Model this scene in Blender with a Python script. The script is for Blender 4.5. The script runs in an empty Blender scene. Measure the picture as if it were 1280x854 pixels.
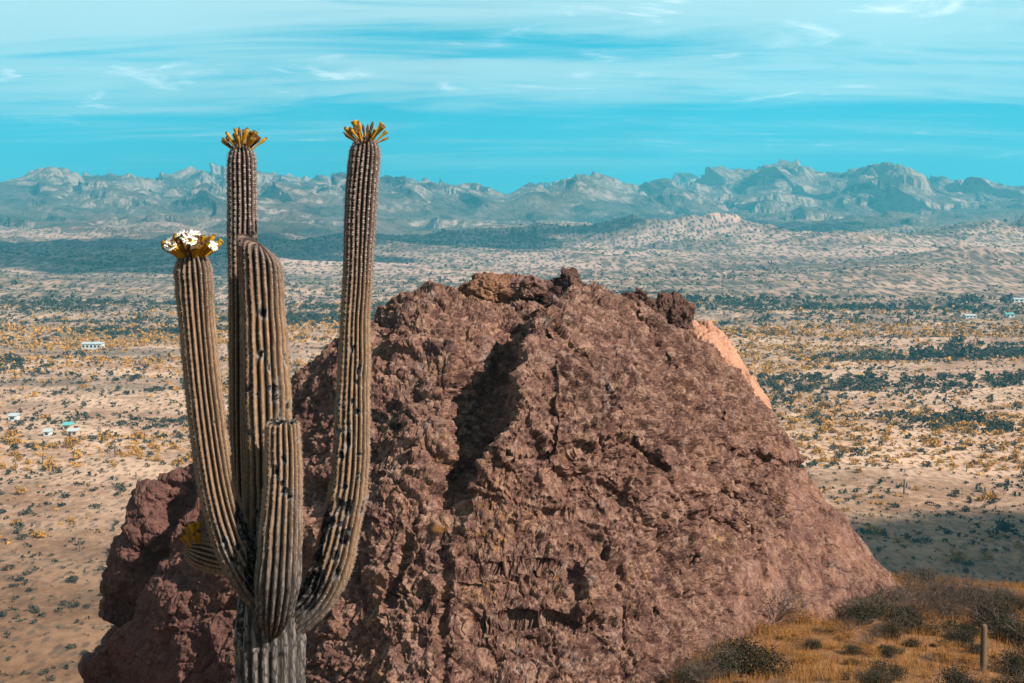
import bpy, math, random
import numpy as np
from mathutils import Vector, Matrix

random.seed(7)
RNG = np.random.default_rng(11)
scene = bpy.context.scene
col = scene.collection

# ------------------------------------------------------------------ camera
PITCH = math.radians(5.2)
FPX = 1280 * 50 / 36.0
cam_data = bpy.data.cameras.new("camera")
cam_data.lens = 50
cam_data.sensor_width = 36
cam_data.clip_start = 0.1
cam_data.clip_end = 60000
cam = bpy.data.objects.new("camera", cam_data)
cam.location = (0, 0, 0)
cam.rotation_euler = (math.pi / 2 - PITCH, 0, 0)
col.objects.link(cam)
scene.camera = cam

# ------------------------------------------------------------------ light
SUN_AZ = math.radians(56)      # from straight behind the camera towards the right
SUN_EL = math.radians(36)
SUN = np.array([math.sin(SUN_AZ) * math.cos(SUN_EL), -math.cos(SUN_AZ) * math.cos(SUN_EL), math.sin(SUN_EL)])
sun_data = bpy.data.lights.new("sun", 'SUN')
sun_data.energy = 5.0
sun_data.angle = math.radians(0.53)
sun_data.color = (1.0, 0.87, 0.74)
sun_ob = bpy.data.objects.new("sun", sun_data)
sun_ob.location = (60, -40, 120)
sun_ob.rotation_euler = Vector((-SUN[0], -SUN[1], -SUN[2])).to_track_quat('-Z', 'Y').to_euler()
col.objects.link(sun_ob)

vs = scene.view_settings
vs.view_transform = 'Standard'
vs.look = 'None'
vs.exposure = 1.05
vs.gamma = 1.0
vs.use_curve_mapping = False
cy = scene.cycles
cy.max_bounces = 5
cy.diffuse_bounces = 3
cy.glossy_bounces = 2
cy.transmission_bounces = 2
cy.volume_bounces = 0
cy.use_denoising = True


class NT:
    """small helper round a node tree"""
    def __init__(self, tree):
        self.t = tree
        self.t.nodes.clear()

    def n(self, kind, **kw):
        nd = self.t.nodes.new(kind)
        ins = kw.pop('ins', {})
        for k, v in kw.items():
            setattr(nd, k, v)
        for k, v in ins.items():
            self.put(nd, k, v)
        return nd

    def put(self, nd, k, v):
        s = nd.inputs[k]
        if isinstance(v, bpy.types.NodeSocket):
            self.t.links.new(v, s)
        elif isinstance(v, bpy.types.Node):
            self.t.links.new(v.outputs[0], s)
        else:
            if isinstance(v, (tuple, list)) and len(v) == 3 and len(s.default_value) == 4:
                v = (*v, 1)
            s.default_value = v

    def math(self, op, a, b=None, c=None, clamp=False):
        nd = self.n('ShaderNodeMath', operation=op, use_clamp=clamp)
        self.put(nd, 0, a)
        if b is not None:
            self.put(nd, 1, b)
        if c is not None:
            self.put(nd, 2, c)
        return nd.outputs[0]

    def mix(self, f, a, b, blend='MIX'):
        nd = self.n('ShaderNodeMix', data_type='RGBA', blend_type=blend)
        self.put(nd, 0, f)
        self.put(nd, 6, a)
        self.put(nd, 7, b)
        return nd.outputs[2]

    def ramp(self, f, lo, hi, a=0.0, b=1.0):
        nd = self.n('ShaderNodeMapRange', interpolation_type='SMOOTHSTEP')
        for i, v in enumerate((f, lo, hi, a, b)):
            self.put(nd, i, v)
        return nd.outputs[0]

    def noise(self, vec, scale, detail=6, rough=0.55, dist=0.0):
        nd = self.n('ShaderNodeTexNoise')
        self.put(nd, 'Vector', vec)
        self.put(nd, 'Scale', scale)
        self.put(nd, 'Detail', detail)
        self.put(nd, 'Roughness', rough)
        self.put(nd, 'Distortion', dist)
        return nd.outputs['Fac']

    def voronoi(self, vec, scale, feature='F1', out='Distance', rand=1.0, dim='3D'):
        nd = self.n('ShaderNodeTexVoronoi', feature=feature, voronoi_dimensions=dim)
        self.put(nd, 'Vector', vec)
        self.put(nd, 'Scale', scale)
        self.put(nd, 'Randomness', rand)
        return nd.outputs[out]

    def mapping(self, vec, scale=(1, 1, 1), loc=(0, 0, 0), rot=(0, 0, 0)):
        nd = self.n('ShaderNodeMapping')
        self.put(nd, 'Vector', vec)
        self.put(nd, 'Scale', scale)
        self.put(nd, 'Location', loc)
        self.put(nd, 'Rotation', rot)
        return nd.outputs[0]


# ------------------------------------------------------------------ sky
SKYX, SKYY = 3.1, 1.7
world = bpy.data.worlds.new("World")
scene.world = world
world.use_nodes = True
w = NT(world.node_tree)
sky = w.n('ShaderNodeTexSky', sky_type='NISHITA', sun_disc=False)
sky.sun_elevation = SUN_EL
sky.sun_rotation = math.atan2(SUN[0], SUN[1])
sky.altitude = 600
sky.air_density = 1.0
sky.dust_density = 0.3
sky.ozone_density = 2.0
bw = w.n('ShaderNodeRGBToBW', ins={0: sky.outputs[0]}).outputs[0]
bw = w.math('POWER', w.math('MULTIPLY', bw, 0.16), 0.45)
grey = w.n('ShaderNodeCombineColor', ins={0: bw, 1: bw, 2: bw}).outputs[0]
tint = w.mix(1.0, grey, (0.16, 4.3, 6.1), 'MULTIPLY')
geo = w.n('ShaderNodeTexCoord').outputs['Generated']
sep = w.n('ShaderNodeSeparateXYZ', ins={0: geo})
dz = w.math('MAXIMUM', sep.outputs[2], 0.0)
den = w.math('ADD', dz, 0.085)
cx = w.math('DIVIDE', sep.outputs[0], den)
cyy = w.math('DIVIDE', sep.outputs[1], den)
plane = w.n('ShaderNodeCombineXYZ', ins={0: cx, 1: cyy, 2: 0.0}).outputs[0]
# broad veil, streaks and small bright cumulus rolls; the veil thickens away from the horizon
veil = w.noise(w.mapping(plane, (0.30, 0.75, 1), (SKYX, SKYY, 0)), 1.0, 4, 0.5, 0.5)
streak = w.noise(w.mapping(plane, (0.60, 1.9, 1), (0.4, 5.2, 0), (0, 0, 0.05)), 1.0, 11, 0.66, 1.1)
puff = w.noise(w.mapping(plane, (2.0, 1.9, 1), (9.1, 2.2, 0)), 1.0, 11, 0.62, 0.7)
low = w.ramp(dz, 0.030, 0.115)
cov = w.math('ADD', w.math('MULTIPLY', w.math('SUBTRACT', veil, 0.5), 1.5), w.math('MULTIPLY', w.math('SUBTRACT', streak, 0.5), 1.1))
cov = w.math('ADD', cov, w.math('MULTIPLY', w.math('SUBTRACT', low, 0.27), 0.44))
m = w.ramp(cov, -0.12, 0.42)
c1 = w.mix(w.math('MULTIPLY', m, 0.90), tint, (5.0, 6.9, 7.3))
pm = w.math('MULTIPLY', w.ramp(puff, 0.57, 0.72), w.ramp(cov, -0.06, 0.20))
c2 = w.mix(w.math('MULTIPLY', pm, 0.85), c1, (9.0, 9.6, 9.8))
# sky greyed high overhead, out of view, to weaken and neutralise the fill light
c3 = w.mix(w.ramp(dz, 0.16, 0.45, 0, 0.85), c2, (2.3, 2.1, 2.05))
bg = w.n('ShaderNodeBackground', ins={0: c3, 1: 0.076})
wo = w.n('ShaderNodeOutputWorld', ins={0: bg})

# ------------------------------------------------------------------ numpy noise
_perm = np.random.default_rng(3).permutation(256)
PERM = np.concatenate([_perm, _perm, _perm]).astype(np.int32)
_g = np.random.default_rng(5).normal(size=(256, 3))
GRAD = (_g / np.linalg.norm(_g, axis=1, keepdims=True)).astype(np.float32)


H256 = (np.arange(256) / 256.0).astype(np.float32)


def perlin(x, y, z):
    x = np.asarray(x, np.float32); y = np.asarray(y, np.float32); z = np.asarray(z, np.float32)
    x, y, z = np.broadcast_arrays(x, y, z)
    fx, fy, fz = np.floor(x), np.floor(y), np.floor(z)
    xi = fx.astype(np.int32) & 255; yi = fy.astype(np.int32) & 255; zi = fz.astype(np.int32) & 255
    x = x - fx; y = y - fy; z = z - fz
    u = x * x * x * (x * (x * 6 - 15) + 10)
    v = y * y * y * (y * (y * 6 - 15) + 10)
    ww = z * z * z * (z * (z * 6 - 15) + 10)
    res = 0
    for dx in (0, 1):
        pa = PERM[xi + dx]
        wx = u if dx else 1 - u
        for dy in (0, 1):
            pb = PERM[pa + yi + dy]
            wy = wx * (v if dy else 1 - v)
            for d_z in (0, 1):
                g = GRAD[PERM[pb + zi + d_z]]
                dot = g[..., 0] * (x - dx) + g[..., 1] * (y - dy) + g[..., 2] * (z - d_z)
                res = res + wy * (ww if d_z else 1 - ww) * dot
    return res * 1.5


def fbm(x, y, z, octv=4, gain=0.5, lac=2.03):
    a, s, f = 1.0, 0.0, 1.0
    for i in range(octv):
        s = s + a * perlin(x * f + 17.3 * i, y * f - 9.1 * i, z * f + 4.7 * i)
        a *= gain; f *= lac
    return s


def ridged(x, y, z, octv=4, gain=0.5, lac=2.07):
    a, s, f, wt, tot = 1.0, 0.0, 1.0, 1.0, 0.0
    for i in range(octv):
        n = 1 - np.abs(perlin(x * f + 31.7 * i, y * f + 11.9 * i, z * f - 7.3 * i)) * 1.6
        n = np.clip(n, 0, 1) ** 2
        s = s + a * n * wt
        tot += a
        wt = np.clip(n * 1.6, 0, 1)
        a *= gain; f *= lac
    return s / tot


def cells(x, y, z, seed=0):
    """3D Worley: returns (F1, F2, faceted height of the nearest cell, cell random)"""
    x = np.asarray(x, np.float32); y = np.asarray(y, np.float32); z = np.asarray(z, np.float32)
    xi, yi, zi = np.floor(x).astype(np.int32), np.floor(y).astype(np.int32), np.floor(z).astype(np.int32)
    f1 = np.full(x.shape, 9.0, np.float32); f2 = np.full(x.shape, 9.0, np.float32)
    fac = np.zeros(x.shape, np.float32); rnd = np.zeros(x.shape, np.float32)
    for dx in (-1, 0, 1):
        for dy in (-1, 0, 1):
            for d_z in (-1, 0, 1):
                cxi, cyi, czi = xi + dx, yi + dy, zi + d_z
                h = PERM[PERM[PERM[(cxi + seed) & 255] + (cyi & 255)] + (czi & 255)]
                h2 = PERM[h + 37]; h3 = PERM[h2 + 91]
                ox = x - (cxi + H256[h]); oy = y - (cyi + H256[h2]); oz = z - (czi + H256[h3])
                d = np.sqrt(ox * ox + oy * oy + oz * oz)
                g = GRAD[h3]
                fc = g[..., 0] * ox + g[..., 1] * oy + g[..., 2] * oz + (H256[h2] - 0.5) * np.float32(0.9)
                near = d < f1
                f2 = np.where(near, f1, np.minimum(f2, d))
                fac = np.where(near, fc, fac)
                rnd = np.where(near, H256[h], rnd)
                f1 = np.where(near, d, f1)
    return f1, f2, fac, rnd


def sstep(a, b, x):
    t = np.clip((x - a) / (b - a), 0, 1)
    return t * t * (3 - 2 * t)


CP, SP = math.cos(PITCH), math.sin(PITCH)


def at(px, py, y):
    """world point whose forward distance is y, seen towards photo pixel (px,py)"""
    a = (px - 640) / FPX; b = -(py - 427) / FPX
    dy = CP + b * SP; dzz = -SP + b * CP
    return np.array([a * y / dy, y, dzz * y / dy])


def proj(x, y, z):
    """photo pixel of world points, used to place carved features on the rock"""
    d = y * CP - z * SP
    return 640 + FPX * x / d, 427 - FPX * (y * SP + z * CP) / d


# ------------------------------------------------------------------ object helpers
def mesh_obj(name, verts, faces, mats, parent=None, smooth=True, attrs=None, mat_idx=None):
    me = bpy.data.meshes.new(name)
    verts = np.ascontiguousarray(verts, np.float32)
    faces = np.ascontiguousarray(faces, np.int32)
    k = faces.shape[1]
    me.vertices.add(len(verts)); me.vertices.foreach_set('co', verts.ravel())
    me.loops.add(faces.size); me.loops.foreach_set('vertex_index', faces.ravel())
    me.polygons.add(len(faces))
    me.polygons.foreach_set('loop_start', np.arange(0, faces.size, k, dtype=np.int32))
    me.polygons.foreach_set('loop_total', np.full(len(faces), k, np.int32))
    if not isinstance(mats, (list, tuple)):
        mats = [mats]
    for m_ in mats:
        me.materials.append(m_)
    if mat_idx is not None:
        me.polygons.foreach_set('material_index', np.asarray(mat_idx, np.int32))
    me.polygons.foreach_set('use_smooth', np.full(len(faces), smooth, bool))
    me.update(calc_edges=True)
    if attrs:
        for an, av in attrs.items():
            at_ = me.attributes.new(an, 'FLOAT', 'POINT')
            at_.data.foreach_set('value', np.ascontiguousarray(av, np.float32).ravel())
    ob = bpy.data.objects.new(name, me)
    col.objects.link(ob)
    if parent is not None:
        ob.parent = parent
    return ob


def link_copy(src, parent=None):
    o = src.copy()
    col.objects.link(o)
    o.parent = parent
    return o


def empty(name, loc):
    o = bpy.data.objects.new(name, None)
    o.location = loc
    o.empty_display_size = 0.2
    col.objects.link(o)
    return o


def tag(o, label=None, cat=None, group=None, kind=None):
    if label: o['label'] = label
    if cat: o['category'] = cat
    if group: o['group'] = group
    if kind: o['kind'] = kind
    return o


def grid_faces(nr, nc, wrap=False):
    r = np.arange(nr - 1)[:, None]
    c = np.arange(nc if wrap else nc - 1)[None, :]
    c2 = (c + 1) % nc
    a = r * nc + c; b = r * nc + c2; d = (r + 1) * nc + c; e = (r + 1) * nc + c2
    return np.stack([a + 0 * c, b, e, d], -1).reshape(-1, 4)


def material(name, rough=0.9):
    mt = bpy.data.materials.new(name)
    mt.use_nodes = True
    k = NT(mt.node_tree)
    bs = k.n('ShaderNodeBsdfPrincipled')
    bs.inputs['Roughness'].default_value = rough
    bs.inputs['Specular IOR Level'].default_value = 0.25
    k.n('ShaderNodeOutputMaterial', ins={0: bs.outputs[0]})
    return mt, k, bs


def simple_mat(name, c, rough=0.85, var=0.25, scale=8.0, trans=0.0):
    mt, k, bs = material(name, rough)
    bs.inputs['Specular IOR Level'].default_value = 0.05
    tc = k.n('ShaderNodeTexCoord').outputs['Object']
    oi = k.n('ShaderNodeObjectInfo').outputs['Random']
    nz = k.noise(tc, scale, 3)
    f = k.math('ADD', k.math('MULTIPLY', k.math('SUBTRACT', nz, 0.5), 2 * var),
               k.math('ADD', k.math('MULTIPLY', k.math('SUBTRACT', oi, 0.5), var), 1.0))
    cmb = k.n('ShaderNodeCombineColor', ins={0: f, 1: f, 2: f}).outputs[0]
    k.put(bs, 'Base Color', k.mix(1.0, tuple(c), cmb, 'MULTIPLY'))
    return mt


# ------------------------------------------------------------------ materials
def mat_ground():
    mt, k, bs = material('desert_ground', 0.95)
    pos = k.n('ShaderNodeNewGeometry').outputs['Position']
    sp = k.n('ShaderNodeSeparateXYZ', ins={0: pos})
    y = sp.outputs[1]
    n1 = k.noise(k.mapping(pos, (0.012, 0.03, 0.02)), 1.0, 6, 0.62, 0.5)
    n2 = k.noise(k.mapping(pos, (0.060, 0.040, 0.1)), 1.0, 9, 0.70)
    n3 = k.noise(k.mapping(pos, (0.0035, 0.0060, 0.01)), 1.0, 6, 0.62, 0.7)
    n2b = k.noise(k.mapping(pos, (0.40, 0.28, 0.4), (9, 2, 0)), 1.0, 6, 0.72)
    n2 = k.math('ADD', k.math('MULTIPLY', n2, 0.5), k.math('MULTIPLY', n2b, 0.5))
    sand = k.mix(k.ramp(n1, 0.36, 0.64), (0.50, 0.33, 0.225), (0.25, 0.140, 0.086))
    sand = k.mix(k.ramp(n2, 0.47, 0.60, 0, 0.55), sand, (0.62, 0.45, 0.335))
    sand = k.mix(k.ramp(n2, 0.47, 0.37, 0, 0.70), sand, (0.150, 0.092, 0.055))
    # orange soil on the near slopes, darkened to paint in dimmer light; pinker far out
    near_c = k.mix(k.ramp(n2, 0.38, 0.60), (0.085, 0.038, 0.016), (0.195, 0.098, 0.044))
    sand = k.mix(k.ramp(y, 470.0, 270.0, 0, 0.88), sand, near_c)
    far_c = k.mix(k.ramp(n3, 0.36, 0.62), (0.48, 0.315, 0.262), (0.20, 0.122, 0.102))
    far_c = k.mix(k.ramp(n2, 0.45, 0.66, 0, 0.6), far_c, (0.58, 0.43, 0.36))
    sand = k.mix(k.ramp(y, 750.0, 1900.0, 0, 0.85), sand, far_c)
    # scrub too small or far to tell apart
    tiny = k.math('MULTIPLY', k.ramp(k.voronoi(k.mapping(pos, (1, 0.40, 1), (3, 1, 0)), 0.40, dim='2D'), 0.36, 0.18), k.ramp(n1, 0.62, 0.42, 0.15, 1.0))
    tiny = k.math('MULTIPLY', tiny, k.ramp(y, 150.0, 230.0))
    far = k.ramp(y, 620.0, 1250.0)
    sc1 = k.voronoi(k.mapping(pos, (1, 0.22, 1)), 0.15, dim='2D')
    sc2 = k.voronoi(k.mapping(pos, (1, 0.20, 1), (31, 7, 0)), 0.045, dim='2D')
    dens = k.ramp(n3, 0.34, 0.62)
    d1 = k.ramp(sc1, k.math('ADD', k.math('MULTIPLY', dens, 0.30), 0.34), 0.20)
    d2 = k.ramp(sc2, k.math('ADD', k.math('MULTIPLY', dens, 0.34), 0.16), 0.10)
    dots = k.math('MULTIPLY', k.math('MAXIMUM', d1, d2), far)
    dots = k.math('MAXIMUM', dots, k.math('MULTIPLY', tiny, 0.7))
    vc = k.mix(k.ramp(k.noise(pos, 0.02, 3), 0.42, 0.6), (0.040, 0.034, 0.027), (0.080, 0.062, 0.052))
    vc = k.mix(k.ramp(k.noise(pos, 0.0125, 4), 0.54, 0.68), vc, (0.155, 0.088, 0.026))
    base = k.mix(k.math('MULTIPLY', dots, 0.88), sand, vc)
    thick = k.math('MULTIPLY', k.ramp(k.noise(k.mapping(pos, (0.0028, 0.0085, 0.01), (5, 2, 0)), 1.0, 7, 0.68, 0.4), 0.50, 0.62), k.ramp(y, 300.0, 700.0))
    base = k.mix(k.math('MULTIPLY', thick, 0.60), base, (0.048, 0.042, 0.030))
    # golden litter on the near shoulder
    near = k.ramp(y, 110.0, 60.0)
    base = k.mix(k.math('MULTIPLY', near, k.ramp(k.noise(pos, 0.8, 5), 0.3, 0.6, 0.45, 0.95)), base, (0.195, 0.092, 0.032))
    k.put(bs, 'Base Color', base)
    bmp = k.n('ShaderNodeBump', ins={'Strength': 0.6, 'Distance': 0.25, 'Height': k.noise(pos, 1.4, 6, 0.7)})
    k.put(bs, 'Normal', bmp.outputs[0])
    return mt


def mat_mountain():
    mt, k, bs = material('mountain_rock', 0.95)
    g = k.n('ShaderNodeNewGeometry')
    pos = g.outputs['Position']
    nz = k.n('ShaderNodeSeparateXYZ', ins={0: g.outputs['Normal']}).outputs[2]
    n1 = k.noise(k.mapping(pos, (0.004, 0.004, 0.012)), 1.0, 7, 0.62, 0.6)
    n2 = k.noise(k.mapping(pos, (0.02, 0.02, 0.05)), 1.0, 6, 0.7)
    c = k.mix(k.ramp(n1, 0.36, 0.62), (0.040, 0.033, 0.026), (0.150, 0.108, 0.086))
    c = k.mix(k.ramp(n2, 0.4, 0.68, 0, 0.5), c, (0.17, 0.13, 0.108))
    cliff = k.math('MULTIPLY', k.ramp(nz, 0.88, 0.70), k.ramp(n1, 0.42, 0.52))
    c = k.mix(k.math('MULTIPLY', cliff, 0.75), c, (0.40, 0.29, 0.235))
    spk = k.ramp(k.voronoi(k.mapping(pos, (1, 0.5, 1)), 0.06), 0.38, 0.15)
    c = k.mix(k.math('MULTIPLY', spk, 0.5), c, (0.06, 0.058, 0.04))
    k.put(bs, 'Base Color', c)
    bmp = k.n('ShaderNodeBump', ins={'Strength': 1.0, 'Distance': 14.0, 'Height': k.noise(pos, 0.035, 6, 0.7)})
    k.put(bs, 'Normal', bmp.outputs[0])
    return mt


def mat_rock(name, pal, bump=1.0, lichen=True):
    mt, k, bs = material(name, 0.88)
    pos = k.n('ShaderNodeNewGeometry').outputs['Position']
    cellr = k.n('ShaderNodeAttribute', attribute_name='chunk').outputs['Fac']
    n1 = k.noise(pos, 0.45, 7, 0.62, 0.7)
    n2 = k.noise(k.mapping(pos, (1, 1, 1), (11, 4, 7)), 2.3, 7, 0.68, 0.3)
    n3 = k.noise(k.mapping(pos, (1, 1, 1), (3, 8, 1)), 11.0, 6, 0.7)
    c = k.mix(k.ramp(n1, 0.34, 0.64), pal[0], pal[1])
    c = k.mix(k.ramp(n2, 0.44, 0.68, 0, 0.85), c, pal[2])
    c = k.mix(k.ramp(cellr, 0.62, 1.0, 0, 0.55), c, pal[3])
    c = k.mix(k.ramp(cellr, 0.30, 0.0, 0, 0.55), c, pal[0])
    c = k.mix(k.ramp(n3, 0.36, 0.27, 0, 0.8), c, tuple(0.45 * v for v in pal[0]))
    c = k.mix(k.ramp(n3, 0.60, 0.74, 0, 0.8), c, pal[4])
    warp = k.n('ShaderNodeTexNoise', ins={'Vector': pos, 'Scale': 3.0, 'Detail': 4.0}).outputs['Color']
    wp = k.n('ShaderNodeVectorMath', operation='MULTIPLY_ADD', ins={0: warp, 1: (0.22, 0.22, 0.22), 2: pos}).outputs[0]
    plate = k.n('ShaderNodeSeparateColor', ins={0: k.voronoi(k.mapping(wp, (1, 1, 1.25), (2, 3, 4), (0, 0.6, 0)), 4.2, out='Color')}).outputs[0]
    plate2 = k.n('ShaderNodeSeparateColor', ins={0: k.voronoi(k.mapping(wp, (1, 1, 1.3), (7, 3, 4), (0, 0.6, 0)), 12.0, out='Color')}).outputs[0]
    rgh = k.n('ShaderNodeAttribute', attribute_name='rough').outputs['Fac']
    big = k.noise(k.mapping(pos, (1, 1, 1), (21, 14, 3)), 0.9, 5, 0.55, 0.4)
    c = k.mix(k.ramp(big, 0.40, 0.30, 0, 0.65), c, pal[0])
    c = k.mix(k.ramp(big, 0.56, 0.70, 0, 0.60), c, pal[2])
    c = k.mix(k.math('MULTIPLY', rgh, k.ramp(plate, 0.60, 0.98, 0, 0.42)), c, pal[4])
    c = k.mix(k.math('MULTIPLY', rgh, k.ramp(plate, 0.40, 0.05, 0, 0.42)), c, pal[0])
    c = k.mix(k.math('MULTIPLY', rgh, k.ramp(plate2, 0.70, 1.0, 0, 0.38)), c, pal[4])
    c = k.mix(k.math('MULTIPLY', rgh, k.ramp(plate2, 0.28, 0.0, 0, 0.45)), c, pal[0])
    if lichen:
        l1 = k.math('MULTIPLY', k.ramp(k.noise(k.mapping(pos, (1, 1, 1), (40, 2, 5)), 0.6, 5), 0.56, 0.68), k.ramp(k.noise(pos, 5.0, 6, 0.7), 0.50, 0.66))
        c = k.mix(k.math('MULTIPLY', l1, 0.6), c, (0.36, 0.20, 0.055))
        l2 = k.math('MULTIPLY', k.ramp(k.noise(k.mapping(pos, (1, 1, 0.5), (7, 21, 5)), 0.8, 5), 0.55, 0.67), k.ramp(k.noise(pos, 3.7, 6, 0.7), 0.47, 0.62))
        c = k.mix(k.math('MULTIPLY', l2, 0.55), c, (0.26, 0.22, 0.22))
    if lichen:   # western end of the dome tinted maroon, its shade painted into the colour
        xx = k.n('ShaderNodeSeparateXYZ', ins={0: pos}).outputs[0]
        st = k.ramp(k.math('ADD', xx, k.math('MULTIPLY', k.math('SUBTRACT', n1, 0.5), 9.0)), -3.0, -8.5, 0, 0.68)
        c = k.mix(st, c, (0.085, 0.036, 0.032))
    k.put(bs, 'Base Color', c)
    f1a = k.voronoi(k.mapping(wp, (1, 1, 1.25), (2, 3, 4), (0, 0.6, 0)), 4.2)
    f1b = k.voronoi(k.mapping(wp, (1, 1, 1.3), (7, 3, 4), (0, 0.6, 0)), 12.0)
    h = k.math('ADD', k.math('MULTIPLY', n3, 0.5), k.math('MULTIPLY', k.noise(pos, 30.0, 5, 0.75), 0.8))
    h = k.math('ADD', h, k.math('ADD', k.math('MULTIPLY', plate, 0.9), k.math('MULTIPLY', f1a, -1.1)))
    h = k.math('ADD', h, k.math('ADD', k.math('MULTIPLY', plate2, 0.5), k.math('MULTIPLY', f1b, -0.5)))
    bmp = k.n('ShaderNodeBump', ins={'Strength': 0.85 * bump, 'Distance': k.math('MULTIPLY', rgh, 0.06), 'Height': h})
    k.put(bs, 'Normal', bmp.outputs[0])
    return mt


def mat_cactus():
    mt, k, bs = material('saguaro_skin', 0.75)
    tc = k.n('ShaderNodeNewGeometry').outputs['Position']
    crest = k.n('ShaderNodeAttribute', attribute_name='crest').outputs['Fac']
    scar = k.n('ShaderNodeAttribute', attribute_name='scar').outputs['Fac']
    bark = k.n('ShaderNodeAttribute', attribute_name='bark').outputs['Fac']
    tan = k.n('ShaderNodeAttribute', attribute_name='tan').outputs['Fac']
    n1 = k.noise(tc, 3.0, 5, 0.6)
    n2 = k.noise(k.mapping(tc, (1, 1, 0.35)), 38.0, 5, 0.65)
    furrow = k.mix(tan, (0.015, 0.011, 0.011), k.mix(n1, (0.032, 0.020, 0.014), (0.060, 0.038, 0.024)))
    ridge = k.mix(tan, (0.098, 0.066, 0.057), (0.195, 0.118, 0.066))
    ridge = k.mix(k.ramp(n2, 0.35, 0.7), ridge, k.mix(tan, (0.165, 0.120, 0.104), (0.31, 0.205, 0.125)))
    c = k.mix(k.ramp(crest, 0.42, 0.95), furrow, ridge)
    # corky grey skin at the foot
    ng = k.noise(k.mapping(tc, (1, 1, 0.25)), 30.0, 6, 0.7)
    gry = k.mix(k.ramp(ng, 0.35, 0.65), (0.038, 0.037, 0.038), (0.195, 0.174, 0.162))
    gry = k.mix(k.ramp(crest, 0.30, 0.85), k.mix(0.75, gry, (0.018, 0.018, 0.019)), gry)
    crk = k.ramp(k.voronoi(k.mapping(tc, (1, 1, 0.22)), 26.0, 'DISTANCE_TO_EDGE'), 0.10, 0.02, 0, 0.8)
    gry = k.mix(crk, gry, (0.02, 0.02, 0.02))
    c = k.mix(bark, c, gry)
    sn = k.noise(tc, 24.0, 5, 0.7)
    sc = k.mix(k.ramp(sn, 0.48, 0.66), (0.008, 0.008, 0.010), (0.17, 0.165, 0.165))
    rimf = k.math('MULTIPLY', k.ramp(scar, 0.04, 0.22), k.ramp(sn, 0.40, 0.56))
    c = k.mix(k.math('MULTIPLY', rimf, 0.8), c, (0.21, 0.19, 0.18))
    c = k.mix(k.ramp(k.math('ADD', scar, k.math('MULTIPLY', k.math('SUBTRACT', sn, 0.5), 0.7)), 0.35, 0.6), c, sc)
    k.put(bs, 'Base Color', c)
    h = k.math('ADD', k.math('MULTIPLY', k.noise(k.mapping(tc, (1, 1, 0.3)), 60.0, 5, 0.7), k.math('ADD', bark, 0.25)),
               k.math('MULTIPLY', k.noise(tc, 45.0, 5, 0.7), scar))
    bmp = k.n('ShaderNodeBump', ins={'Strength': 0.7, 'Distance': 0.02, 'Height': h})
    k.put(bs, 'Normal', bmp.outputs[0])
    return mt


M_GROUND = mat_ground()
M_MOUNT = mat_mountain()
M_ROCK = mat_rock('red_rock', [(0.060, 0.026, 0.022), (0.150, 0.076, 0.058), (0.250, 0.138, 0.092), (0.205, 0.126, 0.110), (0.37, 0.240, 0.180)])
M_BOULD = mat_rock('dark_boulder_rock', [(0.0504, 0.02448, 0.0216), (0.0828, 0.04032, 0.03168), (0.1152, 0.0612, 0.0432), (0.108, 0.0684, 0.0576), (0.1656, 0.1008, 0.072)], lichen=False)
M_ORANGE = mat_rock('orange_cap_rock', [(0.115, 0.050, 0.030), (0.18, 0.085, 0.050), (0.24, 0.122, 0.070), (0.22, 0.115, 0.075), (0.30, 0.17, 0.10)], lichen=False)
M_PALE = mat_rock('pale_orange_rock', [(0.27, 0.132, 0.082), (0.37, 0.195, 0.125), (0.41, 0.225, 0.150), (0.40, 0.220, 0.150), (0.48, 0.29, 0.205)], bump=0.9, lichen=False)
M_SKIN = mat_cactus()
M_SPINE = simple_mat('spine', (0.24, 0.20, 0.175), 0.8, 0.25, 30)
M_FELT = simple_mat('areole_felt', (0.36, 0.32, 0.29), 0.9, 0.25, 30)
M_BUD = simple_mat('flower_bud_gold', (0.36, 0.19, 0.014), 0.7, 0.45, 40)
M_BUDD = simple_mat('flower_bud_dry', (0.085, 0.045, 0.022), 0.8, 0.4, 40)
M_TIP = simple_mat('bud_tip', (0.10, 0.055, 0.02), 0.8, 0.4, 40)
M_PETAL = simple_mat('white_petal', (0.80, 0.79, 0.74), 0.6, 0.08, 20)
M_STAMEN = simple_mat('yellow_stamen', (0.62, 0.48, 0.16), 0.7, 0.2, 20)
M_DARKLEAF = simple_mat('dark_shrub_leaf', (0.028, 0.026, 0.014), 0.8, 0.5, 3)
M_VALLEY = simple_mat('valley_scrub_leaf', (0.052, 0.046, 0.030), 0.9, 0.5, 0.05)
M_OLIVE = simple_mat('olive_shrub_leaf', (0.070, 0.060, 0.038), 0.8, 0.45, 3)
M_GOLD = simple_mat('golden_leaf', (0.36, 0.185, 0.036), 0.8, 0.4, 0.3)
M_TWIG = simple_mat('grey_twig', (0.085, 0.066, 0.056), 0.9, 0.35, 2)
M_GRASS = simple_mat('dry_grass', (0.27, 0.132, 0.040), 0.85, 0.5, 0.7)
M_WHITE = simple_mat('white_wall', (0.46, 0.50, 0.51), 0.8, 0.05, 1)
M_ROOFW = simple_mat('pale_metal_roof', (0.36, 0.41, 0.42), 0.5, 0.05, 1)
M_ROOFT = simple_mat('teal_metal_roof', (0.10, 0.36, 0.36), 0.5, 0.05, 1)
M_ADOBE = simple_mat('adobe_wall', (0.42, 0.31, 0.22), 0.9, 0.1, 1)
M_PANE = simple_mat('window_pane', (0.03, 0.04, 0.05), 0.2, 0.1, 1)
M_STONE = simple_mat('loose_stone', (0.40, 0.31, 0.25), 0.9, 0.3, 6)
M_BIRD = simple_mat('bird_feather', (0.02, 0.02, 0.02), 0.8, 0.2, 20)


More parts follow.
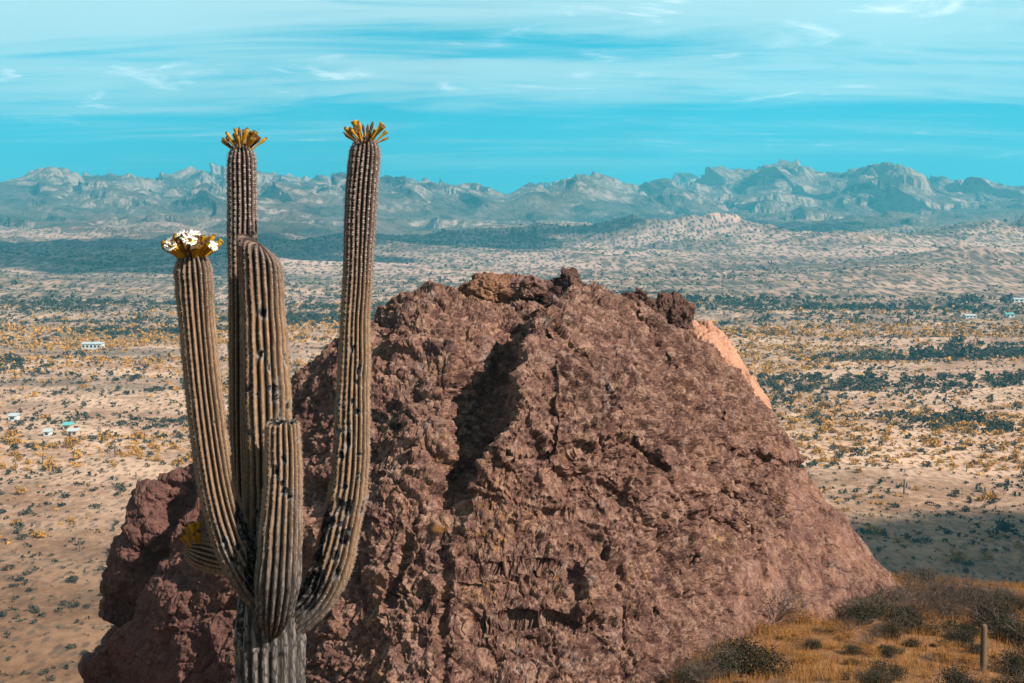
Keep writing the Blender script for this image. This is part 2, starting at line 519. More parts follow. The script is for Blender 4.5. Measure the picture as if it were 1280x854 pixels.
# ------------------------------------------------------------------ ground
def softmax2(a, b, k):
    return np.maximum(a, b) + k * np.log1p(np.exp(-np.abs(a - b) / k))


HILLS = [  # px, top py, distance, radius, sharpness
    (895, 289, 2500, 230, 1.3), (1285, 283, 2500, 300, 1.2), (1205, 303, 1750, 90, 0.9), (1240, 318, 1700, 70, 0.9),
    (1135, 337, 1500, 85, 1.0), (1262, 340, 1500, 60, 0.9), (1160, 345, 1420, 50, 0.9), (700, 296, 2700, 330, 1.5),
    (790, 295, 2750, 120, 1.2), (560, 306, 2600, 380, 1.5), (1000, 312, 2300, 300, 1.4), (60, 318, 2900, 500, 1.5), (330, 312, 3100, 500, 1.4),
]


def ground_z(x, y):
    x = np.atleast_1d(np.asarray(x, np.float64)); y = np.atleast_1d(np.asarray(y, np.float64))
    d = np.sqrt(x * x + y * y)
    slope = -1.75 - 0.355 * np.maximum(y, 0) + 0.02 * np.minimum(y, 0)
    fl = -80 + 0.0085 * np.clip(d - 500, 0, 4000)
    und = 2.0 * fbm(x / 90, y / 60, 0.3, 4) + 5.0 * sstep(400, 1200, d) * fbm(x / 420, y / 260, 2.3, 3)
    fl = fl + und * sstep(150, 320, d)
    fl = fl + sstep(1100, 3200, d) * (46 * ridged(x / 620, y / 700, 5.5, 6, 0.5) - 12 + 7 * fbm(x / 150, y / 170, 3.3, 4))
    if d.size and d.max() > 1000:
        for (px, py, dist, rad, shp) in HILLS:
            p = at(px, py, dist)
            r0 = np.sqrt((x - p[0]) ** 2 + ((y - p[1]) * 0.8) ** 2) / rad
            mk = r0 < 4.5
            if not mk.any():
                continue
            xm, ym = x[mk], y[mk]
            rr = r0[mk] * (1 + 0.25 * fbm(xm / rad * 1.3, ym / rad * 1.3, px * 0.1, 3))
            b = np.exp(-rr ** shp * 1.7)
            fl[mk] = fl[mk] + (p[2] + 66) * b * (1 + 0.45 * fbm(xm / rad * 5, ym / rad * 5, 1.1, 4) * b)
    z = softmax2(slope, fl, 3.0)
    w_ = sstep(0.5, 5.5, x - 0.06 * (y - 34)) * sstep(16, 30, y) * (1 - sstep(49, 92, y))
    spur = -11.2 - 0.105 * (y - 34) - 0.085 * (x - 8) + 0.35 * fbm(x / 5, y / 5, 9.1, 3)
    z = z * (1 - w_) + spur * w_
    z = z + (0.10 * fbm(x / 3.1, y / 3.1, 0.7, 4)) * (1 - sstep(150, 400, d))
    return z


def build_ground():
    ang_f = np.radians(np.linspace(-27, 27, 410))
    ang_r = np.radians(np.linspace(27, 333, 70))[1:-1]
    ang = np.concatenate([ang_f, ang_r])
    rad = np.concatenate([np.geomspace(0.6, 30, 50), np.geomspace(31, 210, 90), np.geomspace(213, 4200, 270), np.geomspace(4400, 14000, 14)])
    R, A = np.meshgrid(rad, ang, indexing='ij')
    X = R * np.sin(A); Y = R * np.cos(A)
    Z = ground_z(X, Y)
    v = np.stack([X, Y, Z], -1).reshape(-1, 3)
    f = grid_faces(len(rad), len(ang), True)[:, ::-1]
    n = len(v)
    v = np.vstack([v, [[0, 0, -1.75]]])
    ob = mesh_obj('ground', v, f, M_GROUND)
    ob['kind'] = 'structure'
    return ob


build_ground()

# ------------------------------------------------------------------ mountains
SIL = np.array([(-260, 235), (-100, 240), (0, 230), (30, 222), (60, 207), (90, 212), (115, 222), (140, 217), (165, 219), (190, 222), (215, 219),
                (240, 212), (275, 208), (300, 212), (340, 216), (380, 222), (430, 216), (470, 222), (500, 220), (540, 226), (575, 232), (595, 227),
                (615, 236), (635, 246), (650, 235), (665, 227), (690, 229), (725, 217), (755, 218), (775, 227), (800, 232), (830, 222),
                (850, 216), (875, 218), (900, 206), (915, 212), (940, 213), (955, 206), (980, 199), (1000, 206), (1020, 215), (1045, 216),
                (1065, 212), (1080, 206), (1105, 202), (1130, 209), (1160, 222), (1180, 222), (1205, 226), (1215, 220), (1228, 222),
                (1240, 233), (1248, 228), (1265, 236), (1280, 230), (1400, 222), (1560, 235)], float)


def mountains(name, x0, x1, y0, y1, dx, dy_, pxr, seed, ys, warp):
    xs = np.arange(x0, x1, dx); yy = np.arange(y0, y1, dy_)
    X, Y = np.meshgrid(xs, yy)
    wx = X + warp * fbm(X / 900, Y / 900, seed, 3); wy = Y + warp * fbm(X / 900, Y / 900, seed + 9, 3)
    r1 = ridged(wx / 1000, wy / 1500, seed + 1.5, 7, 0.56)
    r2 = ridged((wx * 0.9 + wy * 0.4) / 300, (wy * 0.9 - wx * 0.4) / 520, seed + 3.5, 6, 0.58)
    r3 = ridged(X / 95, Y / 150, seed + 5.5, 4, 0.55)
    crag = np.maximum(0, fbm(wx / 190, wy / 280, seed + 6.1, 4))
    env = sstep(y0 - 300, ys, Y)
    env2 = env ** 0.6
    h = -66 + (30 * env + 300 * env * (0.10 + 0.90 * r1 ** 1.2)) + env2 * (98 * (r2 - 0.33) + 9 * (r3 - 0.4)) + 32 * env2 * crag * (0.3 + r1)
    # cliff bands on some shoulders
    t = h / 70.0 + 0.7 * fbm(X / 420, Y / 420, seed + 4, 3)
    fr = t - np.floor(t)
    h = h + env2 * 40 * (sstep(0.44, 0.56, fr) - fr) * sstep(-0.25, 0.25, fbm(X / 600, Y / 600, seed + 8, 2))
    h = h * (1 - sstep(y1 - 500, y1, Y)) - 200 * sstep(y1 - 500, y1, Y)
    hs_ = h.copy()
    for ax, kk in ((1, 3), (0, 2)):
        for _ in range(kk):
            h = (np.roll(h, 1, ax) + 2 * h + np.roll(h, -1, ax)) / 4
    h = h + 0.62 * (hs_ - h) + env2 * 16 * (ridged(X / 60, Y / 110, seed + 12.5, 3, 0.5) - 0.4) * sstep(-60, 40, h)
    X = X - 230 * env2 * ridged(wx / 1000, wy / 1500, seed + 1.5, 3, 0.5) - 80 * env2 * ridged((wx * 0.9 + wy * 0.4) / 300, (wy * 0.9 - wx * 0.4) / 520, seed + 3.5, 2, 0.5)
    # the foot dips under the plain
    h = h - 30 * (1 - sstep(y0, y0 + 350, Y))
    # bring the skyline of each bearing to the height of the real one
    az = X / Y
    el = h / Y
    nb = 900
    edges = np.linspace(-0.75, 0.75, nb + 1)
    ib = np.clip(np.digitize(az.ravel(), edges) - 1, 0, nb - 1)
    mx = np.full(nb, -1.0)
    np.maximum.at(mx, ib, el.ravel())
    ctr = 0.5 * (edges[1:] + edges[:-1])
    ppx = 640 + FPX * ctr
    tgt_py = np.interp(ppx, SIL[:, 0], SIL[:, 1])
    tgt = np.tan(-np.arctan((tgt_py - 427) / FPX) - PITCH)
    ok = mx > 0.004
    fac = np.where(ok, tgt / np.maximum(mx, 0.004), 1)
    ker = np.exp(-0.5 * (np.arange(-12, 13) / 2.2) ** 2); ker /= ker.sum()
    fac = np.convolve(np.pad(fac, 12, 'edge'), ker, 'valid')
    F = np.interp(az, ctr, fac)
    h = np.where(h > 0, h * F, h)
    v = np.stack([X, Y, h], -1).reshape(-1, 3)
    ob = mesh_obj(name, v, grid_faces(len(yy), len(xs)), M_MOUNT, smooth=False)
    ob['kind'] = 'structure'
    return ob


mountains('mountain_range', -4300, 4300, 3100, 7600, 8.8, 16.0, None, 2.0, 5900, 160)


# ------------------------------------------------------------------ the great rock
RSIL = np.array([(70, 1010, 43.6), (90, 940, 43.6), (106, 870, 43.6), (114, 820, 43.6), (125, 765, 43.6), (140, 720, 43.5), (162, 660, 43.4), (200, 612, 43.2), (243, 578, 43),
                 (266, 550, 42.9), (288, 510, 42.8), (330, 487, 42.6), (365, 476, 42.5), (385, 455, 42.4), (420, 430, 42.3), (462, 396, 42.3), (500, 373, 42.3), (530, 361, 42.3), (552, 358, 42.3),
                 (575, 368, 42.4), (600, 358, 42.6), (640, 352, 42.8), (680, 350, 43), (705, 356, 43), (735, 363, 43.1), (790, 369, 43.3), (825, 384, 43.6), (858, 412, 43.8), (880, 441, 44),
                 (905, 462, 44.1), (935, 500, 44.2), (970, 540, 44.4), (1000, 575, 44.6), (1050, 640, 44.9), (1090, 692, 45.2), (1130, 737, 45.5), (1150, 752, 45.6), (1185, 790, 45.8), (1240, 850, 46)], float)


def polyd(px, py, pts):
    """signed horizontal distance in photo pixels from a mostly vertical polyline"""
    p = np.array(pts, float)
    return px - np.interp(py, p[:, 1], p[:, 0])


def segd(px, py, pts):
    best = np.full(px.shape, 1e9)
    for (ax, ay), (bx, by) in zip(pts[:-1], pts[1:]):
        vx, vy = bx - ax, by - ay
        t = np.clip(((px - ax) * vx + (py - ay) * vy) / (vx * vx + vy * vy), 0, 1)
        best = np.minimum(best, np.hypot(px - ax - t * vx, py - ay - t * vy))
    return best


def rock_normals(X, Y, Z):
    def dd(a, ax):
        return np.gradient(a, axis=ax)
    tx = np.stack([dd(X, 1), dd(Y, 1), dd(Z, 1)], -1); ty = np.stack([dd(X, 0), dd(Y, 0), dd(Z, 0)], -1)
    n = np.cross(tx, ty)
    n /= np.linalg.norm(n, axis=-1, keepdims=True) + 1e-9
    return n


TUFT = []


def build_rock():
    W = np.array([at(a, b, c) for a, b, c in RSIL])
    sx, sz, syr = W[:, 0], W[:, 2], W[:, 1]
    x0, x1 = sx[0] + 0.05, sx[-1] - 0.05
    # columns denser where the outline is steep
    xf = np.linspace(x0, x1, 4000)
    st = np.sqrt(1 + (np.gradient(np.interp(xf, sx, sz), xf)) ** 2)
    st = np.convolve(np.pad(st, 60, 'edge'), np.ones(121) / 121, 'valid')
    cum = np.concatenate([[0], np.cumsum(0.5 * (st[1:] + st[:-1]))])
    NC = 980
    xs = np.interp(np.linspace(0, cum[-1], NC), cum, xf)
    S = np.interp(xs, sx, sz); YR = np.interp(xs, sx, syr)
    ker = np.exp(-0.5 * (np.arange(-8, 9) / 3.0) ** 2); ker /= ker.sum()
    S = np.convolve(np.pad(S, 8, 'edge'), ker, 'valid')
    zb = np.interp(xs, [x0, -6, 0, 5, 12, x1], [-18.5, -16.5, -14.3, -12.6, -12.9, -14.5])
    H = np.maximum(S - zb, 0.3)
    D = 0.9 * H + 0.4
    D = D * np.interp(xs, [x0, x0 + 3, -4, 2], [0.55, 0.7, 0.95, 1.0])
    NF, NB = 430, 55
    sf = np.concatenate([1.22 * np.linspace(1, 0, NF) ** 0.82, -np.linspace(0, 1.2, NB)[1:]])
    SS, _ = np.meshgrid(sf, xs, indexing='ij')
    Y = YR[None, :] - SS * np.where(SS > 0, D[None, :], 0.8 * H[None, :] + 0.6)
    a = np.abs(SS)
    p = 0.42 * a + 0.58 * a ** 1.9
    X = np.broadcast_to(xs[None, :], SS.shape).copy()
    Z = S[None, :] - H[None, :] * p
    # hold the outline of the flanks: front slices draw in a little towards the middle
    mid = 1.5
    X = mid + (X - mid) * (Y / YR[None, :]) ** 1.0
    px, py = proj(X, Y, Z)
    n = rock_normals(X, Y, Z)
    front = sstep(-0.05, 0.12, SS)
    disp = np.zeros_like(X)
    jx = 9 * fbm(X * 0.7, Z * 0.7, 3.3, 4); jy = 9 * fbm(X * 0.7, Z * 0.7, 8.3, 4)
    qx, qy = px + jx, py + jy
    # the cleft: the buttress on its right stands forward of the wall on its left
    cl = [(712, 330), (700, 372), (678, 400), (655, 445), (640, 500), (632, 555), (606, 605), (572, 650), (556, 690), (552, 900)]
    d = polyd(qx, qy, cl)
    A = np.interp(py, [330, 365, 420, 500, 580, 640, 690, 760], [0.05, 0.6, 1.4, 1.9, 1.65, 0.7, 0.15, 0.0])
    disp += front * A * (sstep(-6, 7, d) * np.exp(-np.maximum(d, 0) / 210.0))
    B = np.interp(py, [370, 420, 500, 600, 650, 700], [0, 0.6, 0.95, 0.85, 0.3, 0])
    disp -= front * B * np.exp(-((d + 30) / 34.0) ** 2)
    # left lobe split off by a deep gully
    gl = [(262, 530), (250, 575), (232, 620), (205, 668), (186, 705), (160, 755), (118, 800)]
    g = segd(qx, qy, gl)
    disp -= 1.9 * np.exp(-(g / 15.0) ** 2) * sstep(588, 640, py)
    for (bx, by, rx, ry, am) in [(205, 635, 42, 46, 0.5), (155, 705, 34, 42, 0.4), (125, 790, 36, 50, 0.35), (250, 690, 55, 70, 0.5), (215, 800, 70, 60, 0.6),
                                 (305, 800, 60, 90, 0.3), (545, 400, 60, 45, 0.25), (420, 500, 70, 60, 0.2), (470, 640, 80, 70, 0.25), (640, 720, 90, 60, 0.3), (830, 560, 110, 80, 0.3)]:
        e = ((qx - bx) / rx) ** 2 + ((qy - by) / ry) ** 2
        disp += am * np.clip(1 - e * 0.6, 0, 1) ** 0.7
    # block standing proud, with an undercut left edge
    e = np.maximum(np.abs((qx - 745) / 26), np.abs((qy - 735) / 42))
    disp += 0.34 * (1 - sstep(0.72, 1.0, e)) * sstep(40, -20, qx - 745)
    for pts, wd, dp in [([(506, 672), (496, 715), (476, 758)], 4, 0.35), ([(553, 690), (556, 760), (549, 854)], 6, 0.28), ([(884, 572), (930, 577), (1005, 580)], 3, 0.28),
                        ([(1026, 604), (1050, 638)], 4, 0.3), ([(760, 570), (830, 600), (905, 622)], 4, 0.3), ([(700, 470), (742, 520), (760, 570)], 3, 0.22), ([(790, 400), (812, 470), (852, 520), (860, 570)], 3, 0.25), ([(640, 600), (700, 590), (760, 570)], 3, 0.22), ([(905, 622), (950, 670), (960, 720)], 3, 0.22), ([(600, 790), (680, 770), (742, 785), (820, 770)], 4, 0.28), ([(400, 620), (440, 600), (500, 606)], 4, 0.25), ([(430, 460), (470, 520), (540, 540)], 3, 0.22), ([(860, 700), (900, 690), (960, 700)], 3, 0.2), ([(1005, 580), (1030, 640), (1040, 700)], 3, 0.2), ([(560, 716), (640, 708), (715, 712)], 3, 0.13),
                        ([(366, 522), (386, 478)], 5, 0.4), ([(464, 436), (490, 452)], 4, 0.2), ([(774, 620), (770, 645)], 4, 0.2), ([(950, 610), (962, 648)], 6, 0.2),
                        ([(715, 715), (722, 745), (742, 785)], 4, 0.22), ([(660, 660), (700, 650), (760, 640)], 5, 0.15), ([(590, 360), (640, 372), (690, 382)], 4, 0.18)]:
        disp -= dp * np.exp(-(segd(qx, qy, pts) / wd) ** 2)
    P = np.stack([X, Y, Z], -1) + n * disp[..., None]
    X, Y, Z = P[..., 0], P[..., 1], P[..., 2]
    n = rock_normals(X, Y, Z)
    # natural roughness; smoother skin on the right flank
    smooth = (0.62 + 0.38 * sstep(190, 340, px)) * 1.0
    smooth = smooth * (0.45 + 0.55 * (1 - sstep(880, 980, px + 60 * fbm(X * 0.3, Z * 0.3, 1.0, 3))))
    macro = 0.34 * fbm(X * 0.30, Y * 0.30, Z * 0.30, 3) * (0.4 + 0.6 * smooth)
    wxx = X + 0.25 * fbm(X * 1.1, Y * 1.1, Z * 1.1, 2); wzz = Z + 0.25 * fbm(X * 1.1 + 9, Y * 1.1, Z * 1.1, 2)
    f1, f2, fa, ra = cells(wxx * 0.75, Y * 0.75, wzz * 0.9)
    f1b, f2b, fb, rb = cells(wxx * 1.9 + 5, Y * 1.9, wzz * 2.2, 17)
    f1c, f2c, fc, rc = cells(wxx * 4.6 + 2, Y * 4.6, wzz * 5.0, 31)
    f1d, f2d, fd, rd = cells(wxx * 10.0 + 2, Y * 10.0, wzz * 9.0, 43)
    rough = 0.085 * fa + 0.065 * fb + 0.042 * fc + 0.022 * fd
    rough -= 0.09 * np.exp(-((f2 - f1) / 0.05) ** 2) + 0.05 * np.exp(-((f2b - f1b) / 0.07) ** 2)
    u1 = X * 0.80 + Z * 0.60; u2 = -X * 0.60 + Z * 0.80
    det = 0.36 * (ridged(u1 * 0.75, Y * 0.6, u2 * 0.42, 6, 0.62) - 0.4) + 0.035 * fbm(X * 6, Y * 6, Z * 6, 3, 0.65)
    tt = (0.86 * Z + 0.38 * X + 0.2 * Y) * 0.62 + 0.75 * fbm(X * 0.35, Y * 0.35, Z * 0.35, 3)
    tf = tt - np.floor(tt)
    det = det + 0.20 * (sstep(0.40, 0.52, tf) - tf) * sstep(-0.15, 0.3, fbm(X * 0.25 + 4, Y * 0.25, Z * 0.25, 2))
    # only some of the small chunks have broken out
    pits = np.maximum(0, fbm(X * 1.6 + 3, Y * 1.6, Z * 1.6, 3) - 0.25)
    disp = macro + smooth * (rough + det - 0.22 * pits)
    P = P + n * disp[..., None]
    qx, qy = proj(P[..., 0], P[..., 1], P[..., 2])
    near = np.where(SS > 0, np.hypot(qx - 551, qy - 665), 1e9)
    TUFT.append(P.reshape(-1, 3)[int(np.argmin(near))])
    chunk = np.clip(0.45 * ra + 0.35 * rb + 0.3 * rc - 0.05, 0, 1)
    f = grid_faces(len(sf), NC)
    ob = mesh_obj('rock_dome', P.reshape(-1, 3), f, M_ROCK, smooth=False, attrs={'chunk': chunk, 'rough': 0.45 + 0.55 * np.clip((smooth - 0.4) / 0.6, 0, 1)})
    tag(ob, 'huge rough red-brown rock dome with a shadowed cleft, rising behind the cactus', 'rock')
    return ob


build_rock()


def build_pale():
    pts = np.array([(700, 640), (760, 540), (800, 470), (835, 420), (860, 407), (885, 405), (906, 414), (926, 441), (950, 482), (965, 515), (974, 542), (990, 585), (1030, 660), (1060, 720)], float)
    W = np.array([at(a, b, 50.5) for a, b in pts])
    xs = np.linspace(W[0, 0] + .05, W[-1, 0] - .05, 260)
    S = np.interp(xs, W[:, 0], W[:, 2])
    ker = np.exp(-0.5 * (np.arange(-6, 7) / 2.5) ** 2); ker /= ker.sum()
    S = np.convolve(np.pad(S, 6, 'edge'), ker, 'valid')
    H = np.maximum(S + 16, 0.4)
    sf = np.linspace(1.1, -1.1, 200)
    SS, X = np.meshgrid(sf, xs, indexing='ij')
    a = np.abs(SS)
    Y = 50.5 - SS * (0.55 * H[None] + 0.4)
    Z = S[None] - H[None] * (0.25 * a + 0.75 * a ** 2.2)
    n = rock_normals(X, Y, Z)
    f1, f2, fa, ra = cells(X * 0.5, Y * 0.5, Z * 0.6, 9)
    dsp = 0.3 * fbm(X * 0.4, Y * 0.4, Z * 0.4, 4) + 0.14 * fa + 0.10 * fbm(X * 2.5, Y * 2.5, Z * 2.5, 4, 0.6) - 0.10 * np.exp(-((f2 - f1) / 0.05) ** 2)
    P = np.stack([X, Y, Z], -1) + n * dsp[..., None]
    ob = mesh_obj('rock_outcrop', P.reshape(-1, 3), grid_faces(len(sf), len(xs)), M_PALE, smooth=False, attrs={'chunk': ra, 'rough': 0.6 + 0 * ra})
    tag(ob, 'smooth pale orange rock shoulder in full sun behind the red-brown dome', 'rock')


build_pale()


def boulder(name, px, py, y, wpx, hpx, depth, mat, seed, label, rotz=0.0, facet=0.35, res=96):
    c = at(px, py, y)
    k = y / FPX
    th = np.linspace(0, math.pi, res // 2 + 1); ph = np.linspace(0, 2 * math.pi, res, endpoint=False)
    T, Pp = np.meshgrid(th, ph, indexing='ij')
    d = np.stack([np.sin(T) * np.cos(Pp), np.sin(T) * np.sin(Pp), np.cos(T)], -1)
    sq = (np.abs(d) ** 3.2).sum(-1) ** (-1 / 3.2)
    d = d * (0.55 + 0.45 * sq)[..., None]
    dims = np.array([wpx * k / 2, depth / 2, hpx * k / 2])
    q = d * dims
    f1, f2, fa, ra = cells(q[..., 0] * 2.6 + seed * 3.7, q[..., 1] * 2.6, q[..., 2] * 2.6, seed)
    _, _, fb, rb = cells(q[..., 0] * 6.5 + seed, q[..., 1] * 6.5, q[..., 2] * 6.5, seed + 5)
    _, _, fc, _ = cells(q[..., 0] * 15 + seed, q[..., 1] * 15, q[..., 2] * 15, seed + 9)
    dsp = 0.45 * facet * fa + 0.055 * fb + 0.022 * fc + 0.06 * fbm(q[..., 0] * 2 + seed, q[..., 1] * 2, q[..., 2] * 2, 4) - 0.06 * np.exp(-((f2 - f1) / 0.06) ** 2)
    dsp = dsp * min(1.0, dims.min() / 0.28)
    v = q + dsp[..., None] * d / np.linalg.norm(d, axis=-1, keepdims=True)
    cz, sz_ = math.cos(rotz), math.sin(rotz)
    v = np.stack([v[..., 0] * cz - v[..., 2] * sz_, v[..., 1], v[..., 0] * sz_ + v[..., 2] * cz], -1)
    ob = mesh_obj(name, v.reshape(-1, 3), grid_faces(len(th), res, True)[:, ::-1], mat, smooth=False, attrs={'chunk': ra, 'rough': 0.8 + 0 * ra})
    ob.location = c
    tag(ob, label, 'boulder')
    return ob


boulder('boulder', 838, 398, 43.0, 54, 56, 1.3, M_BOULD, 3, 'dark rounded boulder perched at the right end of the dome summit', -0.3)
boulder('boulder', 706, 357, 42.9, 42, 32, 1.0, M_BOULD, 8, 'dark jagged boulder crowning the very top of the dome', 0.3, 0.5)
boulder('boulder', 724, 368, 42.6, 30, 18, 0.8, M_BOULD, 12, 'low dark rock chip beside the jagged summit boulder', 0.1, 0.45)
boulder('boulder', 690, 372, 42.5, 22, 22, 0.7, M_BOULD, 21, 'small dark stone wedged at the head of the cleft', 0.1, 0.45)
boulder('boulder', 612, 362, 42.4, 66, 36, 1.6, M_ORANGE, 5, 'broad orange-brown cap boulder on the summit left of the cleft', 0.1, 0.28)
boulder('boulder', 653, 360, 42.6, 60, 30, 1.5, M_ROCK, 15, 'pinkish brown summit slab between the orange cap boulder and the cleft', -0.1, 0.25)
boulder('boulder', 797, 378, 43.1, 36, 22, 1.0, M_BOULD, 27, 'flat dark boulder next to the rounded one on the summit', -0.1, 0.4)
boulder('boulder', 886, 450, 43.4, 36, 24, 0.8, M_BOULD, 33, 'dark rock knob on the edge of the dome above the pale outcrop', -0.7, 0.4)
boulder('boulder', 640, 460, 41.3, 36, 46, 1.0, M_BOULD, 39, 'grey-brown block lodged inside the shadowed cleft', 0.6, 0.3)
boulder('boulder', 306 + 655, 850, 35.2, 22, 14, 0.35, M_STONE, 41, 'pale loose stone in the dry grass below the dome', 0.1, 0.4, 24)
boulder('boulder', 948, 845, 35.5, 16, 14, 0.3, M_ORANGE, 43, 'rusty round stone in the dry grass below the dome', 0.1, 0.4, 24)
boulder('boulder', 1213, 748, 49.5, 26, 14, 0.6, M_STONE, 47, 'pale orange boulder among the shrubs on the grassy shoulder', 0.1, 0.3, 28)


# ------------------------------------------------------------------ saguaro
def catmull(pts, m=24):
    p = np.vstack([2 * pts[0] - pts[1], pts, 2 * pts[-1] - pts[-2]])
    out = []
    for i in range(1, len(p) - 2):
        t = np.linspace(0, 1, m, endpoint=False)[:, None]
        out.append(0.5 * (2 * p[i] + (p[i + 1] - p[i - 1]) * t + (2 * p[i - 1] - 5 * p[i] + 4 * p[i + 1] - p[i + 2]) * t ** 2 + (3 * p[i] - p[i - 1] - 3 * p[i + 1] + p[i + 2]) * t ** 3))
    out.append(p[-2][None])
    return np.vstack(out)


def stem(ctrl, nr, seed, dep=0.36, step=0.016, seg=7, tip='dome', slant=0.0, scars=(), bark=None, flat=0.12, blacken=(), tanz=None, rnd_scars=0, scar_zone=(0.1, 0.8)):
    """ctrl rows: px, py, distance, half width in px; base first, tip last."""
    ctrl = np.array(ctrl, float)
    P = np.array([at(a, b, c) for a, b, c, _ in ctrl])
    rw = ctrl[:, 3] * ctrl[:, 2] / FPX
    full = catmull(np.hstack([P, rw[:, None]]))
    seglen = np.linalg.norm(np.diff(full[:, :3], axis=0), axis=1)
    s = np.concatenate([[0], np.cumsum(seglen)])
    L = s[-1]
    rt = full[-1, 3]
    hd = {'dome': 1.25, 'slant': 0.5, 'broken': 0.25}[tip] * rt
    q = np.concatenate([np.arange(0, L - hd, step), L - hd + hd * np.sin(np.linspace(0, math.pi / 2, 18))])
    path = np.stack([np.interp(q, s, full[:, i]) for i in range(4)], -1)
    C, R = path[:, :3], path[:, 3]
    T = np.gradient(C, axis=0) / (np.gradient(q)[:, None] + 1e-9)
    T[-12:] = T[-13]
    T /= np.linalg.norm(T, axis=1, keepdims=True)
    # frame carried from the tip down; angle 0 looks back along -y
    N = np.zeros_like(T)
    ref = np.array([0, -1.0, 0])
    for i in range(len(T) - 1, -1, -1):
        ref = ref - T[i] * np.dot(ref, T[i]); ref /= np.linalg.norm(ref)
        N[i] = ref
    Bn = np.cross(T, N)
    k = np.clip((q - (L - hd)) / hd, 0, 1)
    if tip == 'slant':
        cap = np.sqrt(np.clip(1 - k ** 3.2, 0, 1)) * 0.985 + 0.015
    elif tip == 'broken':
        cap = 1 - 0.97 * k ** 1.5
    else:
        cap = np.sqrt(np.clip(1 - k ** 2, 0, 1)) * 0.985 + 0.015
    nt = nr * seg
    th = np.arange(nt) * 2 * math.pi / nt
    TH, Q = np.meshgrid(th, q)
    ct, stn = np.cos(TH), np.sin(TH)
    wob = 0.50 * perlin(ct * 1.1 + seed, stn * 1.1, Q * 1.3) + 0.24 * perlin(ct * 2.5 + seed, stn * 2.5, Q * 5)
    c = np.abs(np.cos(nr * TH / 2 + wob))
    crest = c ** 0.85 * (1 - 0.22 * np.clip(perlin(np.cos(np.round(TH * nr / 6.2832) * 6.2832 / nr) * 4 + seed, np.sin(np.round(TH * nr / 6.2832) * 6.2832 / nr) * 4, Q * 0.9) + 0.2, 0, 1))
    bk = np.zeros_like(Q)
    if bark is not None:
        zz = C[:, 2][:, None] + 0 * Q
        bk = sstep(bark[1], bark[0], zz + 0.25 * fbm(ct * 2 + seed, stn * 2, zz * 2, 3))
    depth = dep * (1 - flat * bk)
    Rr = R[:, None] * cap[:, None]
    lump = 1 + 0.050 * perlin(0 * Q + seed, 0 * Q + 1.5, Q * 3.2) + 0.034 * perlin(0 * Q + seed + 7, 0 * Q, Q * 11) + 0.03 * perlin(ct + seed, stn + 3, Q * 2.2)
    r = Rr * lump * (1 - depth * (1 - crest))
    # constriction rings and wrinkles
    r = r * (1 + 0.014 * perlin(ct * 3, stn * 3 + seed, Q * 28) + bk * 0.02 * perlin(ct * 6, stn * 6 + seed, Q * 16))
    sca = np.zeros_like(Q)
    lst = list(scars)
    rg = np.random.default_rng(seed * 13 + 1)
    for i in range(rnd_scars):
        lst.append((rg.uniform(*scar_zone), rg.uniform(-1.5, 1.5), rg.uniform(0.010, 0.040), rg.uniform(0.015, 0.045)))
    for (fs, a0, size, dp) in lst:
        da = (TH - a0 + math.pi) % (2 * math.pi) - math.pi
        asp = 0.5 + 0.9 * ((fs * 977.0) % 1.0)
        dd = np.hypot(da * R[:, None] + 0.022 * fbm(ct * 5 + fs * 50, stn * 5, Q * 24, 3), (Q - fs * L) * asp + 0.022 * fbm(ct * 5, stn * 5 + fs * 50, Q * 24 + 7, 3))
        g = np.exp(-(dd / size) ** 2 * 1.3)
        r = r - dp * g
        sca = np.maximum(sca, np.exp(-(dd / (size * 1.15)) ** 2))
    for (f0, a0, ls, wa, amt) in blacken:      # dead woody patches
        da = (TH - a0 + math.pi) % (2 * math.pi) - math.pi
        e = np.exp(-((Q - f0 * L) / ls) ** 2 - (da / wa) ** 2)
        nn = fbm(ct * 3 + seed, stn * 3, Q * 7, 4)
        e2 = sstep(0.35, 0.7, e * amt + 0.35 * nn)
        sca = np.maximum(sca, e2)
        r = r - 0.018 * e2 * (0.6 + nn)
    offs = Q * 0
    if tip == 'slant':
        offs = -slant * R[:, None] * (np.sin(TH)) * sstep(L - 2.4 * rt, L - 0.3 * rt, Q) * (np.clip(cap[:, None], 0.0, 1)) + 0.02 * perlin(ct * 4, stn * 4, Q * 0 + seed)
    if tip == 'broken':
        rim = sstep(0.0, 0.15, k) * (1 - sstep(0.3, 1, k))
        offs = (rim[:, None] * 0.035 * (perlin(ct * 3.0 + seed, stn * 3.0, 0 * Q) + 0.6 * perlin(ct * 8, stn * 8, 0 * Q + seed)) - 0.11 * sstep(0.25, 1.0, k)[:, None])
        sca = np.maximum(sca, sstep(0.05, 0.3, k)[:, None] * np.ones_like(Q))
    V = C[:, None, :] + (N[:, None, :] * ct[..., None] + Bn[:, None, :] * stn[..., None]) * r[..., None] + T[:, None, :] * offs[..., None]
    tn = np.ones_like(Q) * 0.6
    if tanz is not None:
        zz = C[:, 2][:, None] + 0 * Q
        tn = sstep(tanz[1], tanz[0], zz + 0.25 * fbm(ct + seed, stn, zz * 1.5, 3))
    attrs = dict(crest=np.clip(crest + 0.0, 0, 1), scar=sca, bark=bk, tan=tn)
    # areoles along every crest
    ar = []
    spc = 0.024
